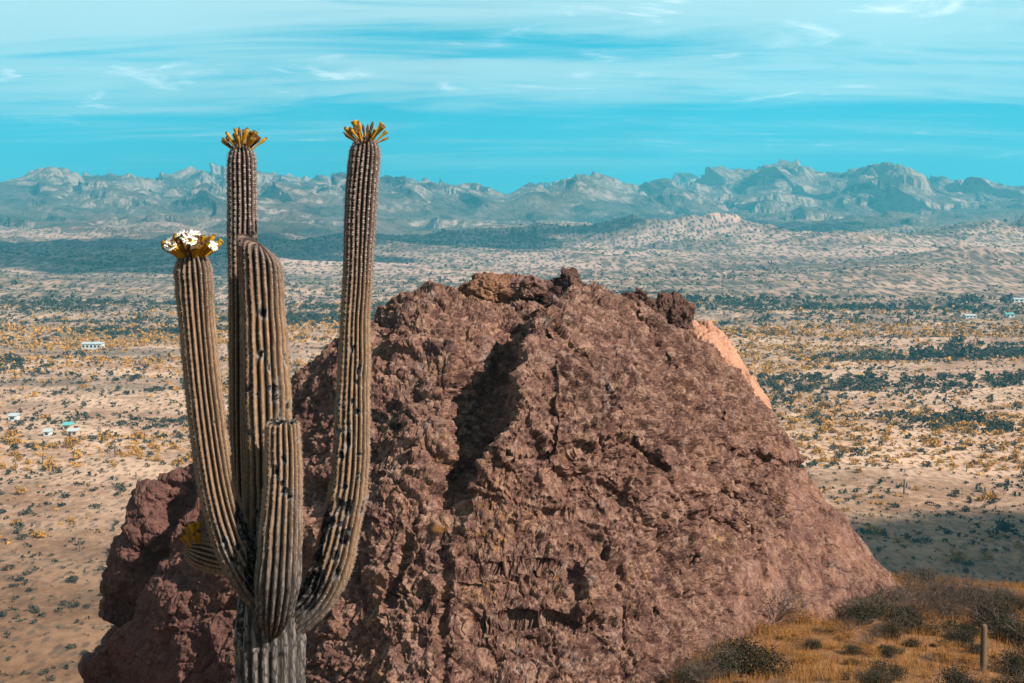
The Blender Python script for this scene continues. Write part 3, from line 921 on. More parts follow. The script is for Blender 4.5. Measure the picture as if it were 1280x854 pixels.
    for j in range(nr):
        qs = np.arange(0.02 + 0.01 * rg.random(), L - 0.03 * rt, spc)
        ii = np.searchsorted(q, qs)
        ii = np.clip(ii, 0, len(q) - 1)
        base = (2 * math.pi * j) / nr
        jj0 = int(round(base / (2 * math.pi) * nt))
        win = np.arange(-seg // 2, seg // 2 + 1)
        cols = (jj0 + win) % nt
        best = np.argmax(crest[ii][:, cols], axis=1)
        jj = cols[best]
        keep = (sca[ii, jj] < 0.4) & (bk[ii, jj] < 0.45 * rg.random(len(ii)) + 0.3)
        ii, jj = ii[keep], jj[keep]
        pos = V[ii, jj]
        nrm = N[ii] * ct[ii, jj][:, None] + Bn[ii] * stn[ii, jj][:, None]
        kk = k[ii][:, None] if tip != 'broken' else 0 * k[ii][:, None]
        nrm = nrm * (1 - 0.85 * kk) + T[ii] * kk * 0.9
        nrm /= np.linalg.norm(nrm, axis=1, keepdims=True)
        ar.append(np.hstack([pos, nrm, T[ii]]))
    ar = np.vstack(ar)
    return V.reshape(-1, 3), grid_faces(len(q), nt, True), {a: b.reshape(-1) for a, b in attrs.items()}, ar, C[-1], T[-1], rt


ZT = [at(330, 420, 11.5)[2], at(330, 250, 11.5)[2]]


def spine_mesh(ar, rg, per=6, ln=0.022):
    n = len(ar)
    pos, nrm, tan = ar[:, :3], ar[:, 3:6], ar[:, 6:9]
    side = np.cross(nrm, tan)
    vs_, fs_ = [], []
    b = 0
    for i in range(per):
        a = rg.uniform(0, 2 * math.pi, n)[:, None]
        sp = rg.uniform(0.35, 1.5, n)[:, None]
        d = nrm + sp * (tan * np.cos(a) + side * np.sin(a))
        d /= np.linalg.norm(d, axis=1, keepdims=True)
        l_ = (ln * rg.uniform(0.5, 1.25, n))[:, None]
        wv = np.cross(d, rg.normal(size=(n, 3))); wv /= np.linalg.norm(wv, axis=1, keepdims=True)
        p0 = pos - nrm * 0.002
        tri = np.stack([p0 + wv * 0.0016, p0 - wv * 0.0016, p0 + d * l_], 1)
        vs_.append(tri.reshape(-1, 3))
        fs_.append(np.arange(b, b + 3 * n).reshape(-1, 3)); b += 3 * n
    # felt pads
    pz = (0.75 + 0.55 * sstep(ZT[0], ZT[1], pos[:, 2])[:, None]) * rg.uniform(0.45, 1.25, n)[:, None]
    u = tan * 0.0062 * pz; s_ = side * 0.0078 * pz; o = nrm * 0.005
    quad = [pos + u, pos + s_, pos - u, pos - s_]
    top = pos + o
    for i in range(4):
        tri = np.stack([quad[i], quad[(i + 1) % 4], top], 1)
        vs_.append(tri.reshape(-1, 3)); fs_.append(np.arange(b, b + 3 * n).reshape(-1, 3)); b += 3 * n
    return np.vstack(vs_), np.vstack(fs_), sum(len(q_) for q_ in fs_[:per])


SAG = empty('saguaro_cactus', at(340, 1128, 11.5))
tag(SAG, 'tall old many-armed saguaro cactus with flower crowns in front of the rock dome', 'cactus')
ORG = np.array(SAG.location)


def add_stem(name, ctrl, nr, seed, label=None, **kw):
    V, F, A, ar, tipc, tipt, rt = stem(ctrl, nr, seed, **kw)
    o = mesh_obj(name, V - ORG, F, M_SKIN, SAG, attrs=A)
    if label:
        o['label'] = label
    sv, sf_, nsp = spine_mesh(ar, np.random.default_rng(seed))
    sp = mesh_obj('spines', sv - ORG, sf_, [M_SPINE, M_FELT], o, smooth=False, mat_idx=(np.arange(len(sf_)) >= nsp).astype(int))
    sp['kind'] = 'stuff'
    return o, tipc, tipt, rt


TR = add_stem('trunk', [(342, 1150, 11.5, 52), (340, 1000, 11.5, 50), (338, 860, 11.5, 46), (338, 800, 11.5, 45.5), (338, 740, 11.5, 42), (337, 690, 11.5, 37), (336, 600, 11.5, 32), (333, 500, 11.5, 31),
                       (329, 400, 11.5, 29), (326, 335, 11.5, 27.5), (324, 305, 11.5, 26)], 20, 3, dep=0.30, flat=0.45, tip='slant', slant=0.75,
              bark=(at(0, 760, 11.5)[2], at(0, 640, 11.5)[2]), tanz=ZT, rnd_scars=22, scar_zone=(0.42, 0.93),
              scars=[(0.905, 0.18, 0.032, 0.06), (0.845, -0.02, 0.03, 0.05), (0.845, -0.5, 0.02, 0.03), (0.80, -0.55, 0.028, 0.045), (0.80, 0.3, 0.02, 0.03), (0.79, -0.2, 0.02, 0.03),
                     (0.74, 0.55, 0.04, 0.04), (0.62, -0.4, 0.03, 0.04), (0.60, -0.2, 0.025, 0.04), (0.57, -0.55, 0.03, 0.04)],
              blacken=[(0.47, -1.1, 0.25, 0.5, 1.0), (0.30, -1.15, 0.5, 0.35, 0.8)], label='thick trunk with corky grey foot and slanting top')[0]
ARM_A = add_stem('arm', [(345, 765, 11.45, 24), (326, 736, 11.34, 27), (305, 704, 11.25, 27), (287, 665, 11.2, 26), (270, 600, 11.17, 24.5), (256, 500, 11.15, 23.5), (246, 400, 11.15, 23.5), (241.5, 340, 11.15, 24.5), (240, 312, 11.15, 24)], 20, 5,
                 tanz=ZT, rnd_scars=6, scar_zone=(0.12, 0.6), scars=[(0.13, 0.35, 0.045, 0.05), (0.21, -0.1, 0.028, 0.04), (0.26, -0.15, 0.024, 0.035), (0.70, -0.1, 0.012, 0.02)],
                 blacken=[(0.10, 0.7, 0.34, 0.9, 1.25), (0.25, 1.2, 0.40, 0.5, 1.0)], bark=(at(0, 760, 11.2)[2], at(0, 600, 11.2)[2]), label='left arm crowned with white flowers')
ARM_B = add_stem('arm', [(336, 790, 11.6, 17), (322, 740, 11.85, 19), (309, 660, 11.95, 19), (305, 560, 11.95, 18.5), (303.5, 400, 11.95, 18), (303, 300, 11.95, 18.5), (303, 240, 11.95, 19), (302, 178, 11.95, 18)], 18, 7,
                 tanz=ZT, label='tall slender arm rising behind the trunk top')
ARM_D = add_stem('arm', [(341, 798, 11.36, 5), (342, 776, 11.18, 19), (345, 750, 11.08, 27), (348, 715, 11.02, 30), (351, 660, 11.0, 28), (354, 600, 11.0, 25), (354, 560, 11.0, 23.5), (353, 524, 11.0, 22)], 18, 9,
                 tip='broken', tanz=ZT, bark=(at(0, 760, 11)[2], at(0, 560, 11)[2]), rnd_scars=5, scar_zone=(0.5, 0.95), scars=[(0.86, 0.2, 0.022, 0.03), (0.76, 0.1, 0.022, 0.03), (0.70, 0.55, 0.02, 0.03), (0.62, 0.5, 0.016, 0.025)],
                 label='short front arm with a broken-off top')
ARM_E = add_stem('arm', [(352, 782, 11.5, 24), (378, 764, 11.46, 25), (400, 738, 11.43, 26), (416, 700, 11.4, 26.5), (428, 650, 11.38, 25.5), (437, 600, 11.37, 24.5), (440, 550, 11.36, 23.5), (441, 500, 11.36, 22.5), (442, 470, 11.36, 21), (443, 450, 11.36, 21),
                         (444, 400, 11.36, 19.5), (447, 350, 11.36, 19), (449, 300, 11.36, 19.5), (452, 240, 11.36, 20.5), (456, 195, 11.36, 20), (458, 170, 11.36, 19)], 19, 11,
                 tanz=ZT, rnd_scars=26, scar_zone=(0.06, 0.52), scars=[(0.56, 0.5, 0.024, 0.045), (0.535, 0.35, 0.022, 0.04), (0.48, 0.4, 0.03, 0.03), (0.50, 0.1, 0.02, 0.03), (0.455, -0.1, 0.02, 0.03), (0.60, 0.0, 0.02, 0.03),
                                                                        (0.30, -0.3, 0.03, 0.04), (0.29, 0.3, 0.03, 0.04), (0.20, 0.1, 0.035, 0.04), (0.17, 0.5, 0.03, 0.04), (0.40, 0.6, 0.02, 0.03)],
                 blacken=[(0.11, -0.5, 0.26, 0.7, 1.2), (0.22, -1.0, 0.40, 0.55, 1.05), (0.30, 0.2, 0.07, 0.5, 0.9), (0.24, 0.4, 0.10, 0.4, 0.85)], bark=(at(0, 780, 11.4)[2], at(0, 690, 11.4)[2]), label='tall right arm curving up from the trunk, pitted with scars')
ARM_F = add_stem('arm', [(330, 716, 11.6, 16), (298, 704, 11.85, 20), (268, 696, 11.92, 21), (247, 690, 11.9, 20), (231, 685, 11.87, 18)], 18, 13, tanz=(9, 9.1), label='stubby sideways arm peeping out on the left')


def lathe(profile, k=7):
    prof = np.array(profile, float)
    a = np.arange(k) * 2 * math.pi / k
    v = np.stack([prof[:, 0][:, None] * np.cos(a), prof[:, 0][:, None] * np.sin(a), prof[:, 1][:, None] + 0 * a], -1).reshape(-1, 3)
    return v, grid_faces(len(prof), k, True)


BUDS = []
for i, (prof, ms) in enumerate([
    ([(0.0075, 0), (0.0085, 0.03), (0.013, 0.05), (0.0165, 0.066), (0.014, 0.080), (0.004, 0.088), (0.0005, 0.089)], (M_BUD, M_TIP)),
    ([(0.008, 0), (0.009, 0.035), (0.013, 0.058), (0.0205, 0.082), (0.024, 0.088), (0.014, 0.083), (0.001, 0.078)], (M_BUD, M_TIP)),
    ([(0.008, 0), (0.010, 0.03), (0.015, 0.045), (0.0165, 0.058), (0.011, 0.070), (0.0005, 0.073)], (M_BUD, M_BUDD)),
    ([(0.007, 0), (0.008, 0.03), (0.012, 0.045), (0.014, 0.06), (0.007, 0.080), (0.0005, 0.085)], (M_BUDD, M_TIP)),
]):
    v, f = lathe(prof)
    v = v + 0.0022 * np.stack([perlin(v[:, 0] * 90 + i, v[:, 1] * 90, v[:, 2] * 60), perlin(v[:, 0] * 90, v[:, 1] * 90 + i, v[:, 2] * 60 + 5), 0 * v[:, 0]], -1)
    mi = np.repeat((np.arange(len(prof) - 1) >= len(prof) - 3).astype(int), 7)
    o = mesh_obj('flower_bud', v, f, list(ms), mat_idx=mi)
    BUDS.append(o.data)
    bpy.data.objects.remove(o)


def flower_mesh():
    v, f, mi = [], [], []
    rg = np.random.default_rng(4)
    for j in range(22):
        a = j * 2 * math.pi / 22 * 2 + (0.1 if j > 10 else 0)
        r0, r1, r2 = 0.008, 0.026, 0.037
        z1 = 0.010 if j < 11 else 0.014
        up = 0.004 * rg.normal()
        wd = 0.0075
        ca, sa = math.cos(a), math.sin(a)
        b = len(v)
        for (rr, ww, zz) in [(r0, 0.003, 0.062), (r1, wd, 0.066 + z1 + up), (r2, wd * 0.7, 0.062 + z1 + up)]:
            v.append((rr * ca - ww * sa, rr * sa + ww * ca, zz)); v.append((rr * ca + ww * sa, rr * sa - ww * ca, zz))
        f += [(b, b + 1, b + 3, b + 2), (b + 2, b + 3, b + 5, b + 4)]; mi += [0, 0]
    for prof, m_ in (([(0.009, 0), (0.010, 0.03), (0.016, 0.058), (0.009, 0.066)], 1), ([(0.021, 0.066), (0.018, 0.073), (0.009, 0.077), (0.0005, 0.078)], 2)):
        lv, lf = lathe(prof)
        b = len(v)
        v += [tuple(x) for x in lv]; f += [tuple(x + b) for x in lf]; mi += [m_] * len(lf)
    o = mesh_obj('flower', np.array(v), np.array(f), [M_PETAL, M_BUD, M_STAMEN], mat_idx=mi)
    me = o.data
    bpy.data.objects.remove(o)
    return me


FLOWER = flower_mesh()


def crown(arm_t, n, spread, seed, scale=1.0, flowers=0, up=None, back=0.05, dry=0.25):
    arm, c, t, rt = arm_t
    rg = np.random.default_rng(seed)
    t = np.array(up if up is not None else t, float); t /= np.linalg.norm(t)
    e1 = np.cross(t, [0, 1, 0]); e1 /= np.linalg.norm(e1); e2 = np.cross(t, e1)
    for i in range(n):
        fl = i < flowers
        u = math.sqrt((i + 0.5) / n)
        a = i * 2.399 + rg.uniform(-0.3, 0.3)
        if fl:
            a = -0.6 + 3.4 * ((i * 0.618) % 1.0); u = [0.95, 0.5, 0.72, 0.3][i % 4]
        tilt = spread * u + rg.uniform(-0.12, 0.12)
        rad = e1 * math.cos(a) + e2 * math.sin(a)
        pos = c + rad * (rt * 0.74 * u) - t * (back * u * u + 0.012)
        d = t * math.cos(tilt) + rad * math.sin(tilt)
        me = FLOWER if fl else BUDS[3] if rg.random() < dry else BUDS[rg.integers(0, 3)]
        o = bpy.data.objects.new('flower' if fl else 'flower_bud', me)
        col.objects.link(o)
        o.parent = arm
        o.location = Vector(pos - ORG)
        o.rotation_euler = Vector(d).to_track_quat('Z', 'Y').to_euler()
        s_ = scale * rg.uniform(0.8, 1.25)
        wd_ = rg.uniform(0.5, 0.82)
        o.scale = (s_ * wd_, s_ * wd_, s_) if not fl else (1.15, 1.15, 1.9)


crown(ARM_A, 84, 1.0, 21, 1.7, 16, dry=0.22)
crown(ARM_B, 28, 0.95, 22, 1.55, dry=0.3)
crown(ARM_E, 20, 1.05, 23, 1.45, dry=0.3)
fa_tip = ARM_F[1]
crown((ARM_F[0], at(241, 674, 11.86), None, 0.10), 12, 0.5, 24, 1.6, up=(-0.25, -0.1, 1), back=0.03, dry=0.0)
crown((ARM_F[0], at(229, 690, 11.84), None, 0.03), 2, 0.5, 25, 0.5, up=(-1, -0.2, 0.3), back=0.01, dry=0.0)


# ------------------------------------------------------------------ plants
def leaf_cloud(n, rg, leaf, shape=(1, 1, 0.8), hollow=0.35, lumps=7, up=0.0):
    """leaf quads spread through several lobes; unit-sized, base at z=0"""
    lc = rg.normal(size=(lumps, 3)); lc /= np.linalg.norm(lc, axis=1, keepdims=True)
    lc *= rg.uniform(0.30, 0.74, (lumps, 1)); lc[:, 2] = np.abs(lc[:, 2]) * 0.9
    lr = rg.uniform(0.30, 0.50, lumps)
    pick = rg.integers(0, lumps, n)
    d = rg.normal(size=(n, 3)); d /= np.linalg.norm(d, axis=1, keepdims=True)
    rr = rg.uniform(hollow, 1.06, n) ** 0.6
    p = lc[pick] + d * (lr[pick] * rr)[:, None]
    p = p * np.array(shape)
    p[:, 2] += 0.30
    p[:, 2] = np.where(p[:, 2] < 0.01, 0.01 + rg.uniform(0, 0.25, n), p[:, 2])
    nv = d + rg.normal(size=(n, 3)) * 0.8; nv /= np.linalg.norm(nv, axis=1, keepdims=True)
    a = np.cross(nv, rg.normal(size=(n, 3))); a /= np.linalg.norm(a, axis=1, keepdims=True)
    b = np.cross(nv, a)
    s = leaf * rg.uniform(0.6, 1.4, n)[:, None]
    q = np.stack([p - a * s, p - b * s * 0.55, p + a * s, p + b * s * 0.55], 1)
    return q.reshape(-1, 3), np.arange(4 * n).reshape(-1, 4)


def twig_mesh(rg, n_main=9, fork=4, h=1.0, spread=0.7, w0=0.018):
    v, f = [], []

    def seg(p, q, w_a, w_b):
        ax = q - p; ax = ax / (np.linalg.norm(ax) + 1e-9)
        s = np.cross(ax, [0.3, 0.8, 0.5]); s /= np.linalg.norm(s); t = np.cross(ax, s)
        b = len(v)
        for (c_, w_) in ((p, w_a), (q, w_b)):
            for kk in range(3):
                an = kk * 2.0944
                v.append(c_ + (s * math.cos(an) + t * math.sin(an)) * w_)
        for kk in range(3):
            f.append((b + kk, b + (kk + 1) % 3, b + 3 + (kk + 1) % 3, b + 3 + kk))

    for i in range(n_main):
        a = i * 2.399 + rg.uniform(-0.4, 0.4)
        out = spread * math.sqrt((i + 0.6) / n_main)
        tipp = np.array([math.cos(a) * out, math.sin(a) * out, h * rg.uniform(0.65, 1.0) * (1 - 0.35 * out)])
        mid = tipp * 0.5 + np.array([0, 0, 0.10]) + rg.normal(size=3) * 0.04
        seg(np.array([0, 0, -0.08]), mid, w0, w0 * 0.7); seg(mid, tipp, w0 * 0.7, w0 * 0.3)
        for j in range(fork):
            t = rg.uniform(0.25, 0.95)
            st = mid * (1 - t) + tipp * t
            e = st + (tipp - mid) * rg.uniform(0.2, 0.5) + rg.normal(size=3) * 0.13
            seg(st, e, w0 * 0.4, w0 * 0.15)
            for kk in range(2):
                e2 = e + (e - st) * 0.4 + rg.normal(size=3) * 0.08
                seg(st * 0.4 + e * 0.6, e2, w0 * 0.25, w0 * 0.1)
    return np.array(v), np.array(f)


PROTO = {}


def proto(kind, k):
    key = (kind, k)
    if key in PROTO:
        return PROTO[key]
    rg = np.random.default_rng(100 + 17 * k + len(kind))
    if kind == 'dark':
        fo = leaf_cloud(3600, rg, 0.030, (1, 1, 0.78), 0.3, 11); tw = twig_mesh(rg, 16, 5, 1.25, 0.95, 0.013); mt = M_DARKLEAF
    elif kind == 'olive':
        fo = leaf_cloud(2600, rg, 0.030, (1, 1, 0.9), 0.2, 11); tw = twig_mesh(rg, 16, 5, 1.35, 0.95, 0.013); mt = M_OLIVE
    elif kind == 'twiggy':
        fo = leaf_cloud(420, rg, 0.026, (1, 1, 0.95), 0.2, 8); tw = twig_mesh(rg, 30, 7, 1.3, 1.0, 0.011); mt = M_TWIG
    else:
        fo = leaf_cloud(900, rg, 0.032, (1, 1, 0.7), 0.1, 7); tw = twig_mesh(rg, 26, 5, 0.95, 0.9, 0.012); mt = M_GRASS
    a = mesh_obj('foliage', fo[0], fo[1], mt, smooth=False)
    b = mesh_obj('stems', tw[0], tw[1], M_GRASS if kind == 'golden' else M_TWIG, smooth=False)
    PROTO[key] = (a.data, b.data)
    bpy.data.objects.remove(a); bpy.data.objects.remove(b)
    return PROTO[key]


def bush(kind, px, py_base, y, wpx, seed, label, group, hs=1.0, name=None):
    name = name or {'dark': 'creosote_bush', 'olive': 'olive_bush', 'twiggy': 'bare_bush', 'golden': 'dry_bush'}[kind]
    p = at(px, py_base, y)
    z = float(ground_z(p[0], p[1])[0])
    r = 1.45 * wpx * y / FPX / 2 / 0.92
    e = empty(name, (p[0], p[1], z - 0.02))
    me = proto(kind, seed % 3)
    for nm, m_ in (('foliage', me[0]), ('stems', me[1])):
        o = bpy.data.objects.new(nm, m_); col.objects.link(o); o.parent = e
    e.scale = (r, r, r * hs)
    e.rotation_euler = (0, 0, seed * 1.7)
    tag(e, label, 'shrub', group)
    return e


def ray_ground(px, py):
    ys = np.linspace(28, 58, 301)
    d = at(px, py, 1.0)
    zz = ground_z(d[0] * ys, ys)
    i = int(np.argmax(zz >= d[2] * ys))
    return float(ys[i]) if zz[i] >= d[2] * ys[i] else None


G_D = 'dark shrubs scattered over the grassy shoulder below the dome'
G_T = 'leafless grey bushes along the foot of the dome'
G_O = 'dry golden bushes in the grass of the shoulder'
L_D = 'small dark green shrub in the dry golden grass beside the dome'
L_T = 'bare grey-brown twiggy bush at the right foot of the dome'
L_O = 'dry straw-coloured bush in the golden grass beside the dome'
spots = []
for i, (px, py, wp, kind) in enumerate([
    (930, 842, 78, 'dark'), (905, 848, 50, 'olive'), (925, 780, 52, 'olive'), (965, 778, 70, 'twiggy'), (985, 772, 46, 'twiggy'), (1013, 812, 23, 'dark'), (1064, 832, 17, 'dark'),
    (1087, 780, 40, 'dark'), (1070, 775, 34, 'olive'), (1115, 796, 36, 'dark'), (1112, 822, 28, 'dark'), (1145, 792, 40, 'dark'), (1135, 778, 36, 'dark'), (1165, 752, 36, 'twiggy'),
    (1110, 856, 44, 'dark'), (1090, 862, 36, 'dark'), (1195, 800, 44, 'dark'), (1200, 808, 28, 'dark'), (1190, 864, 46, 'dark'), (1215, 870, 40, 'dark'), (1250, 798, 56, 'dark'), (1240, 785, 50, 'dark'),
    (1275, 840, 50, 'dark'), (1262, 868, 50, 'dark'), (1290, 812, 46, 'dark'), (1060, 790, 30, 'twiggy'), (1055, 760, 44, 'twiggy'), (1180, 770, 46, 'twiggy'), (1205, 762, 50, 'twiggy'),
    (1150, 770, 44, 'twiggy'), (1128, 752, 40, 'twiggy'), (1100, 762, 38, 'twiggy'), (1225, 772, 44, 'twiggy'), (1250, 768, 40, 'olive'), (1275, 772, 40, 'dark'), (1020, 765, 40, 'olive'),
    (1000, 778, 40, 'golden'), (1040, 790, 30, 'golden'), (1058, 798, 26, 'golden'), (985, 800, 34, 'golden'), (1010, 830, 36, 'golden'), (1040, 812, 22, 'golden'), (1180, 822, 20, 'golden'),
    (1155, 846, 26, 'golden'), (1212, 830, 26, 'golden'), (1222, 818, 22, 'dark'), (960, 815, 40, 'golden'), (945, 795, 36, 'golden'), (880, 858, 40, 'twiggy'), (860, 862, 44, 'olive'),
    (1140, 738, 34, 'olive'), (1152, 730, 30, 'dark'), (1168, 738, 34, 'twiggy'), (1195, 748, 40, 'twiggy'), (1045, 850, 22, 'golden'), (1080, 812, 18, 'golden'), (1105, 742, 26, 'twiggy'), (890, 800, 36, 'twiggy'),
]):
    y = ray_ground(px, py)
    if y is None:
        y = 34.0 if py > 800 else 51.0
    lab, grp = {'dark': (L_D, G_D), 'olive': ('loose olive shrub at the right foot of the dome', 'olive shrubs along the foot of the dome'), 'twiggy': (L_T, G_T), 'golden': (L_O, G_O)}[kind]
    hs = {'dark': 0.85, 'olive': 1.0, 'twiggy': 0.85, 'golden': 0.6}[kind]
    lab, grp = {0: ('large dark leafy bush against the foot of the dome beside the loose stones', None), 3: ('large bare grey thicket standing against the rock above the golden grass', None),
                5: ('small round dark bush alone in the open golden grass', None), 20: ('broad dark bush just behind the young armless saguaro', None)}.get(i, (lab, grp))
    bush(kind, px, py, y, wp, i, lab, grp, hs * (0.85 + 0.3 * ((i * 37) % 10) / 10))

rgb_ = np.random.default_rng(5)
for i in range(70):
    t = rgb_.random()
    if i < 38:      # along the foot of the dome and the crest of the shoulder
        px = 950 + 340 * t; py = 752 + rgb_.uniform(-16, 22) + 0.10 * (px - 1120) * (px > 1120)
        kind = ['twiggy', 'twiggy', 'dark', 'olive', 'golden'][i % 5]; wp = rgb_.uniform(22, 46)
    else:
        px = 900 + 390 * t; py = rgb_.uniform(790, 866)
        kind = ['golden', 'golden', 'dark', 'twiggy'][i % 4]; wp = rgb_.uniform(10, 26)
    y = ray_ground(px, py)
    if y is None:
        continue
    lab, grp = {'dark': (L_D, G_D), 'olive': ('loose olive shrub at the right foot of the dome', 'olive shrubs along the foot of the dome'), 'twiggy': (L_T, G_T), 'golden': (L_O, G_O)}[kind]
    bush(kind, px, py, y, wp, 60 + i, lab, grp, rgb_.uniform(0.55, 0.95))


def dry_grass():
    rg = np.random.default_rng(8)
    n = 34000
    x = rg.uniform(-2.0, 29, n); y = rg.uniform(28, 62, n)
    keep = (np.abs(x / y) < 0.52) & (fbm(x * 0.5, y * 0.5, 0 * x + 4, 3) > -0.08 + rg.uniform(-0.3, 0.3, n))
    x, y = x[keep], y[keep]
    n = len(x)
    z = ground_z(x, y)
    V, F = [], []
    b = 0
    for i in range(5):
        h = rg.uniform(0.10, 0.34, n); a = rg.uniform(0, 6.283, n); ln = rg.uniform(0.02, 0.16, n)
        ox = x + rg.normal(size=n) * 0.05; oy = y + rg.normal(size=n) * 0.05
        wdt = 0.007
        pa = rg.uniform(0, 6.283, n)
        p0 = np.stack([ox - wdt * np.cos(pa), oy - wdt * np.sin(pa), z - 0.02], -1); p1 = np.stack([ox + wdt * np.cos(pa), oy + wdt * np.sin(pa), z - 0.02], -1)
        p2 = np.stack([ox + ln * np.cos(a), oy + ln * np.sin(a), z + h], -1)
        V.append(np.stack([p0, p1, p2], 1).reshape(-1, 3)); F.append(np.arange(b, b + 3 * n).reshape(-1, 3)); b += 3 * n
    ob = mesh_obj('dry_grass', np.vstack(V), np.vstack(F), M_GRASS, smooth=False)
    tag(ob, 'dry golden grass covering the shoulder beside the dome', 'grass', kind='stuff')


dry_grass()

# dry tuft growing in the crack of the rock
tf_ = empty('dry_bush', TUFT[0] + np.array([0, -0.05, -0.06]))
for nm_, m_ in zip(('foliage', 'stems'), proto('golden', 1)):
    o_ = bpy.data.objects.new(nm_, m_); col.objects.link(o_); o_.parent = tf_
tf_.scale = (0.24, 0.24, 0.26)
tag(tf_, 'small straw-coloured tuft growing alone on the rock face below the cleft', 'shrub')


def far_saguaro(px, py_base, y, hgt, rad, arms, label, group, seed, zfix=None, name='saguaro_cactus'):
    p = at(px, py_base, y)
    z = float(ground_z(p[0], p[1])[0]) if zfix is None else zfix
    e = empty(name, (p[0], p[1], z - 0.15))

    def tube(pts, rr, k=24):
        pts = np.array(pts, float)
        a = np.arange(k) * 2 * math.pi / k
        rib = 1 - 0.14 * (np.arange(k) % 2)
        prof = np.concatenate([np.ones(len(pts) - 4), [0.97, 0.82, 0.55, 0.05]]) * rr
        v = pts[:, None, :] + np.stack([np.cos(a) * rib, np.sin(a) * rib, 0 * a], -1)[None] * prof[:, None, None]
        return v.reshape(-1, 3), grid_faces(len(pts), k, True)
    zs = np.concatenate([np.linspace(0, hgt - rad, 10), hgt - rad * np.array([0.6, 0.3, 0.1, 0])])
    v, f = tube(np.stack([0.03 * np.sin(zs + seed), 0 * zs, zs], -1), rad)
    mesh_obj('trunk', v, f, M_FARSAG, e)
    for (sd, z0, ln) in arms:
        t = np.linspace(0, 1, 7)
        pts = np.stack([sd * (rad * 0.5 + 2.2 * rad * np.sin(t * 1.57)), 0 * t, z0 + 2.0 * rad * (1 - np.cos(t * 1.57))], -1)
        top = pts[-1][2] + ln
        zz = np.concatenate([np.linspace(pts[-1][2] + 0.1, top - rad, 4), top - rad * np.array([0.6, 0.3, 0.1, 0])])
        pts = np.vstack([pts, np.stack([np.full(8, pts[-1][0]), np.zeros(8), zz], -1)])
        v, f = tube(pts, rad * 0.75)
        mesh_obj('arm', v, f, M_FARSAG, e)
    tag(e, label, 'cactus', group)


M_FARSAG = simple_mat('far_saguaro_skin', (0.115, 0.088, 0.060), 0.8, 0.3, 4)
yq = ray_ground(1229, 900) or 35.0
yq = 36.0
pq = at(1229, 900, yq)
far_saguaro(1229, 782, yq, at(1229, 780, yq)[2] - float(ground_z(pq[0], pq[1])[0]) + 0.15, 0.085, [], 'slender armless young saguaro among shrubs at the edge of the grassy shoulder', None, 1)

# ------------------------------------------------------------------ valley plants
def in_valley(n, rg, d0, d1, half=0.43):
    d = np.sqrt(rg.uniform(d0 ** 2, d1 ** 2, n)); a = rg.uniform(-half, half, n)
    return d * np.sin(a), d * np.cos(a), d


def rock_hides(x, y, z):
    px, py = proj(x, y, z)
    # only what the rock hides from well to either side of the viewpoint, too
    hid = np.ones(np.shape(px), bool)
    for off in (-170, -85, 0, 85, 170):
        hid &= py > np.interp(px + off, RSIL[:, 0], RSIL[:, 1], left=2000, right=2000) + 30
    return hid


def in_view(x, y, z):
    px, py = proj(x, y, z)
    s_ = np.interp(px, RSIL[:, 0], RSIL[:, 1], left=2000, right=2000)
    return np.where((px > -10) & (px < 1290) & (py < 870) & (py < s_ + 2), 1.0, 0.01)


def small_plant(seed, n, leaf, shape, lumps):
    rg = np.random.default_rng(seed)
    return leaf_cloud(n, rg, leaf, shape, 0.3, lumps)


def scatter(name, x, y, z, r, protos, mat, rg, hs=(0.8, 1.1)):
    V, F = [], []
    b = 0
    n = len(x)
    pk = rg.integers(0, len(protos), n)
    for i, (pv, pf) in enumerate(protos):
        s = np.where(pk == i)[0]
        if not len(s):
            continue
        a = rg.uniform(0, 6.283, len(s)); ca, sa = np.cos(a)[:, None], np.sin(a)[:, None]
        rr = r[s][:, None]
        vx = (pv[:, 0] * ca - pv[:, 1] * sa) * rr + x[s][:, None]
        vy = (pv[:, 0] * sa + pv[:, 1] * ca) * rr + y[s][:, None]
        vz = pv[:, 2] * rr * rg.uniform(*hs, len(s))[:, None] + z[s][:, None] - 0.08 * rr
        V.append(np.stack([vx, vy, vz], -1).reshape(-1, 3))
        F.append((pf[None] + (np.arange(len(s)) * len(pv))[:, None, None] + b).reshape(-1, 4))
        b += len(s) * len(pv)
    return mesh_obj(name, np.vstack(V), np.vstack(F), mat, smooth=False)


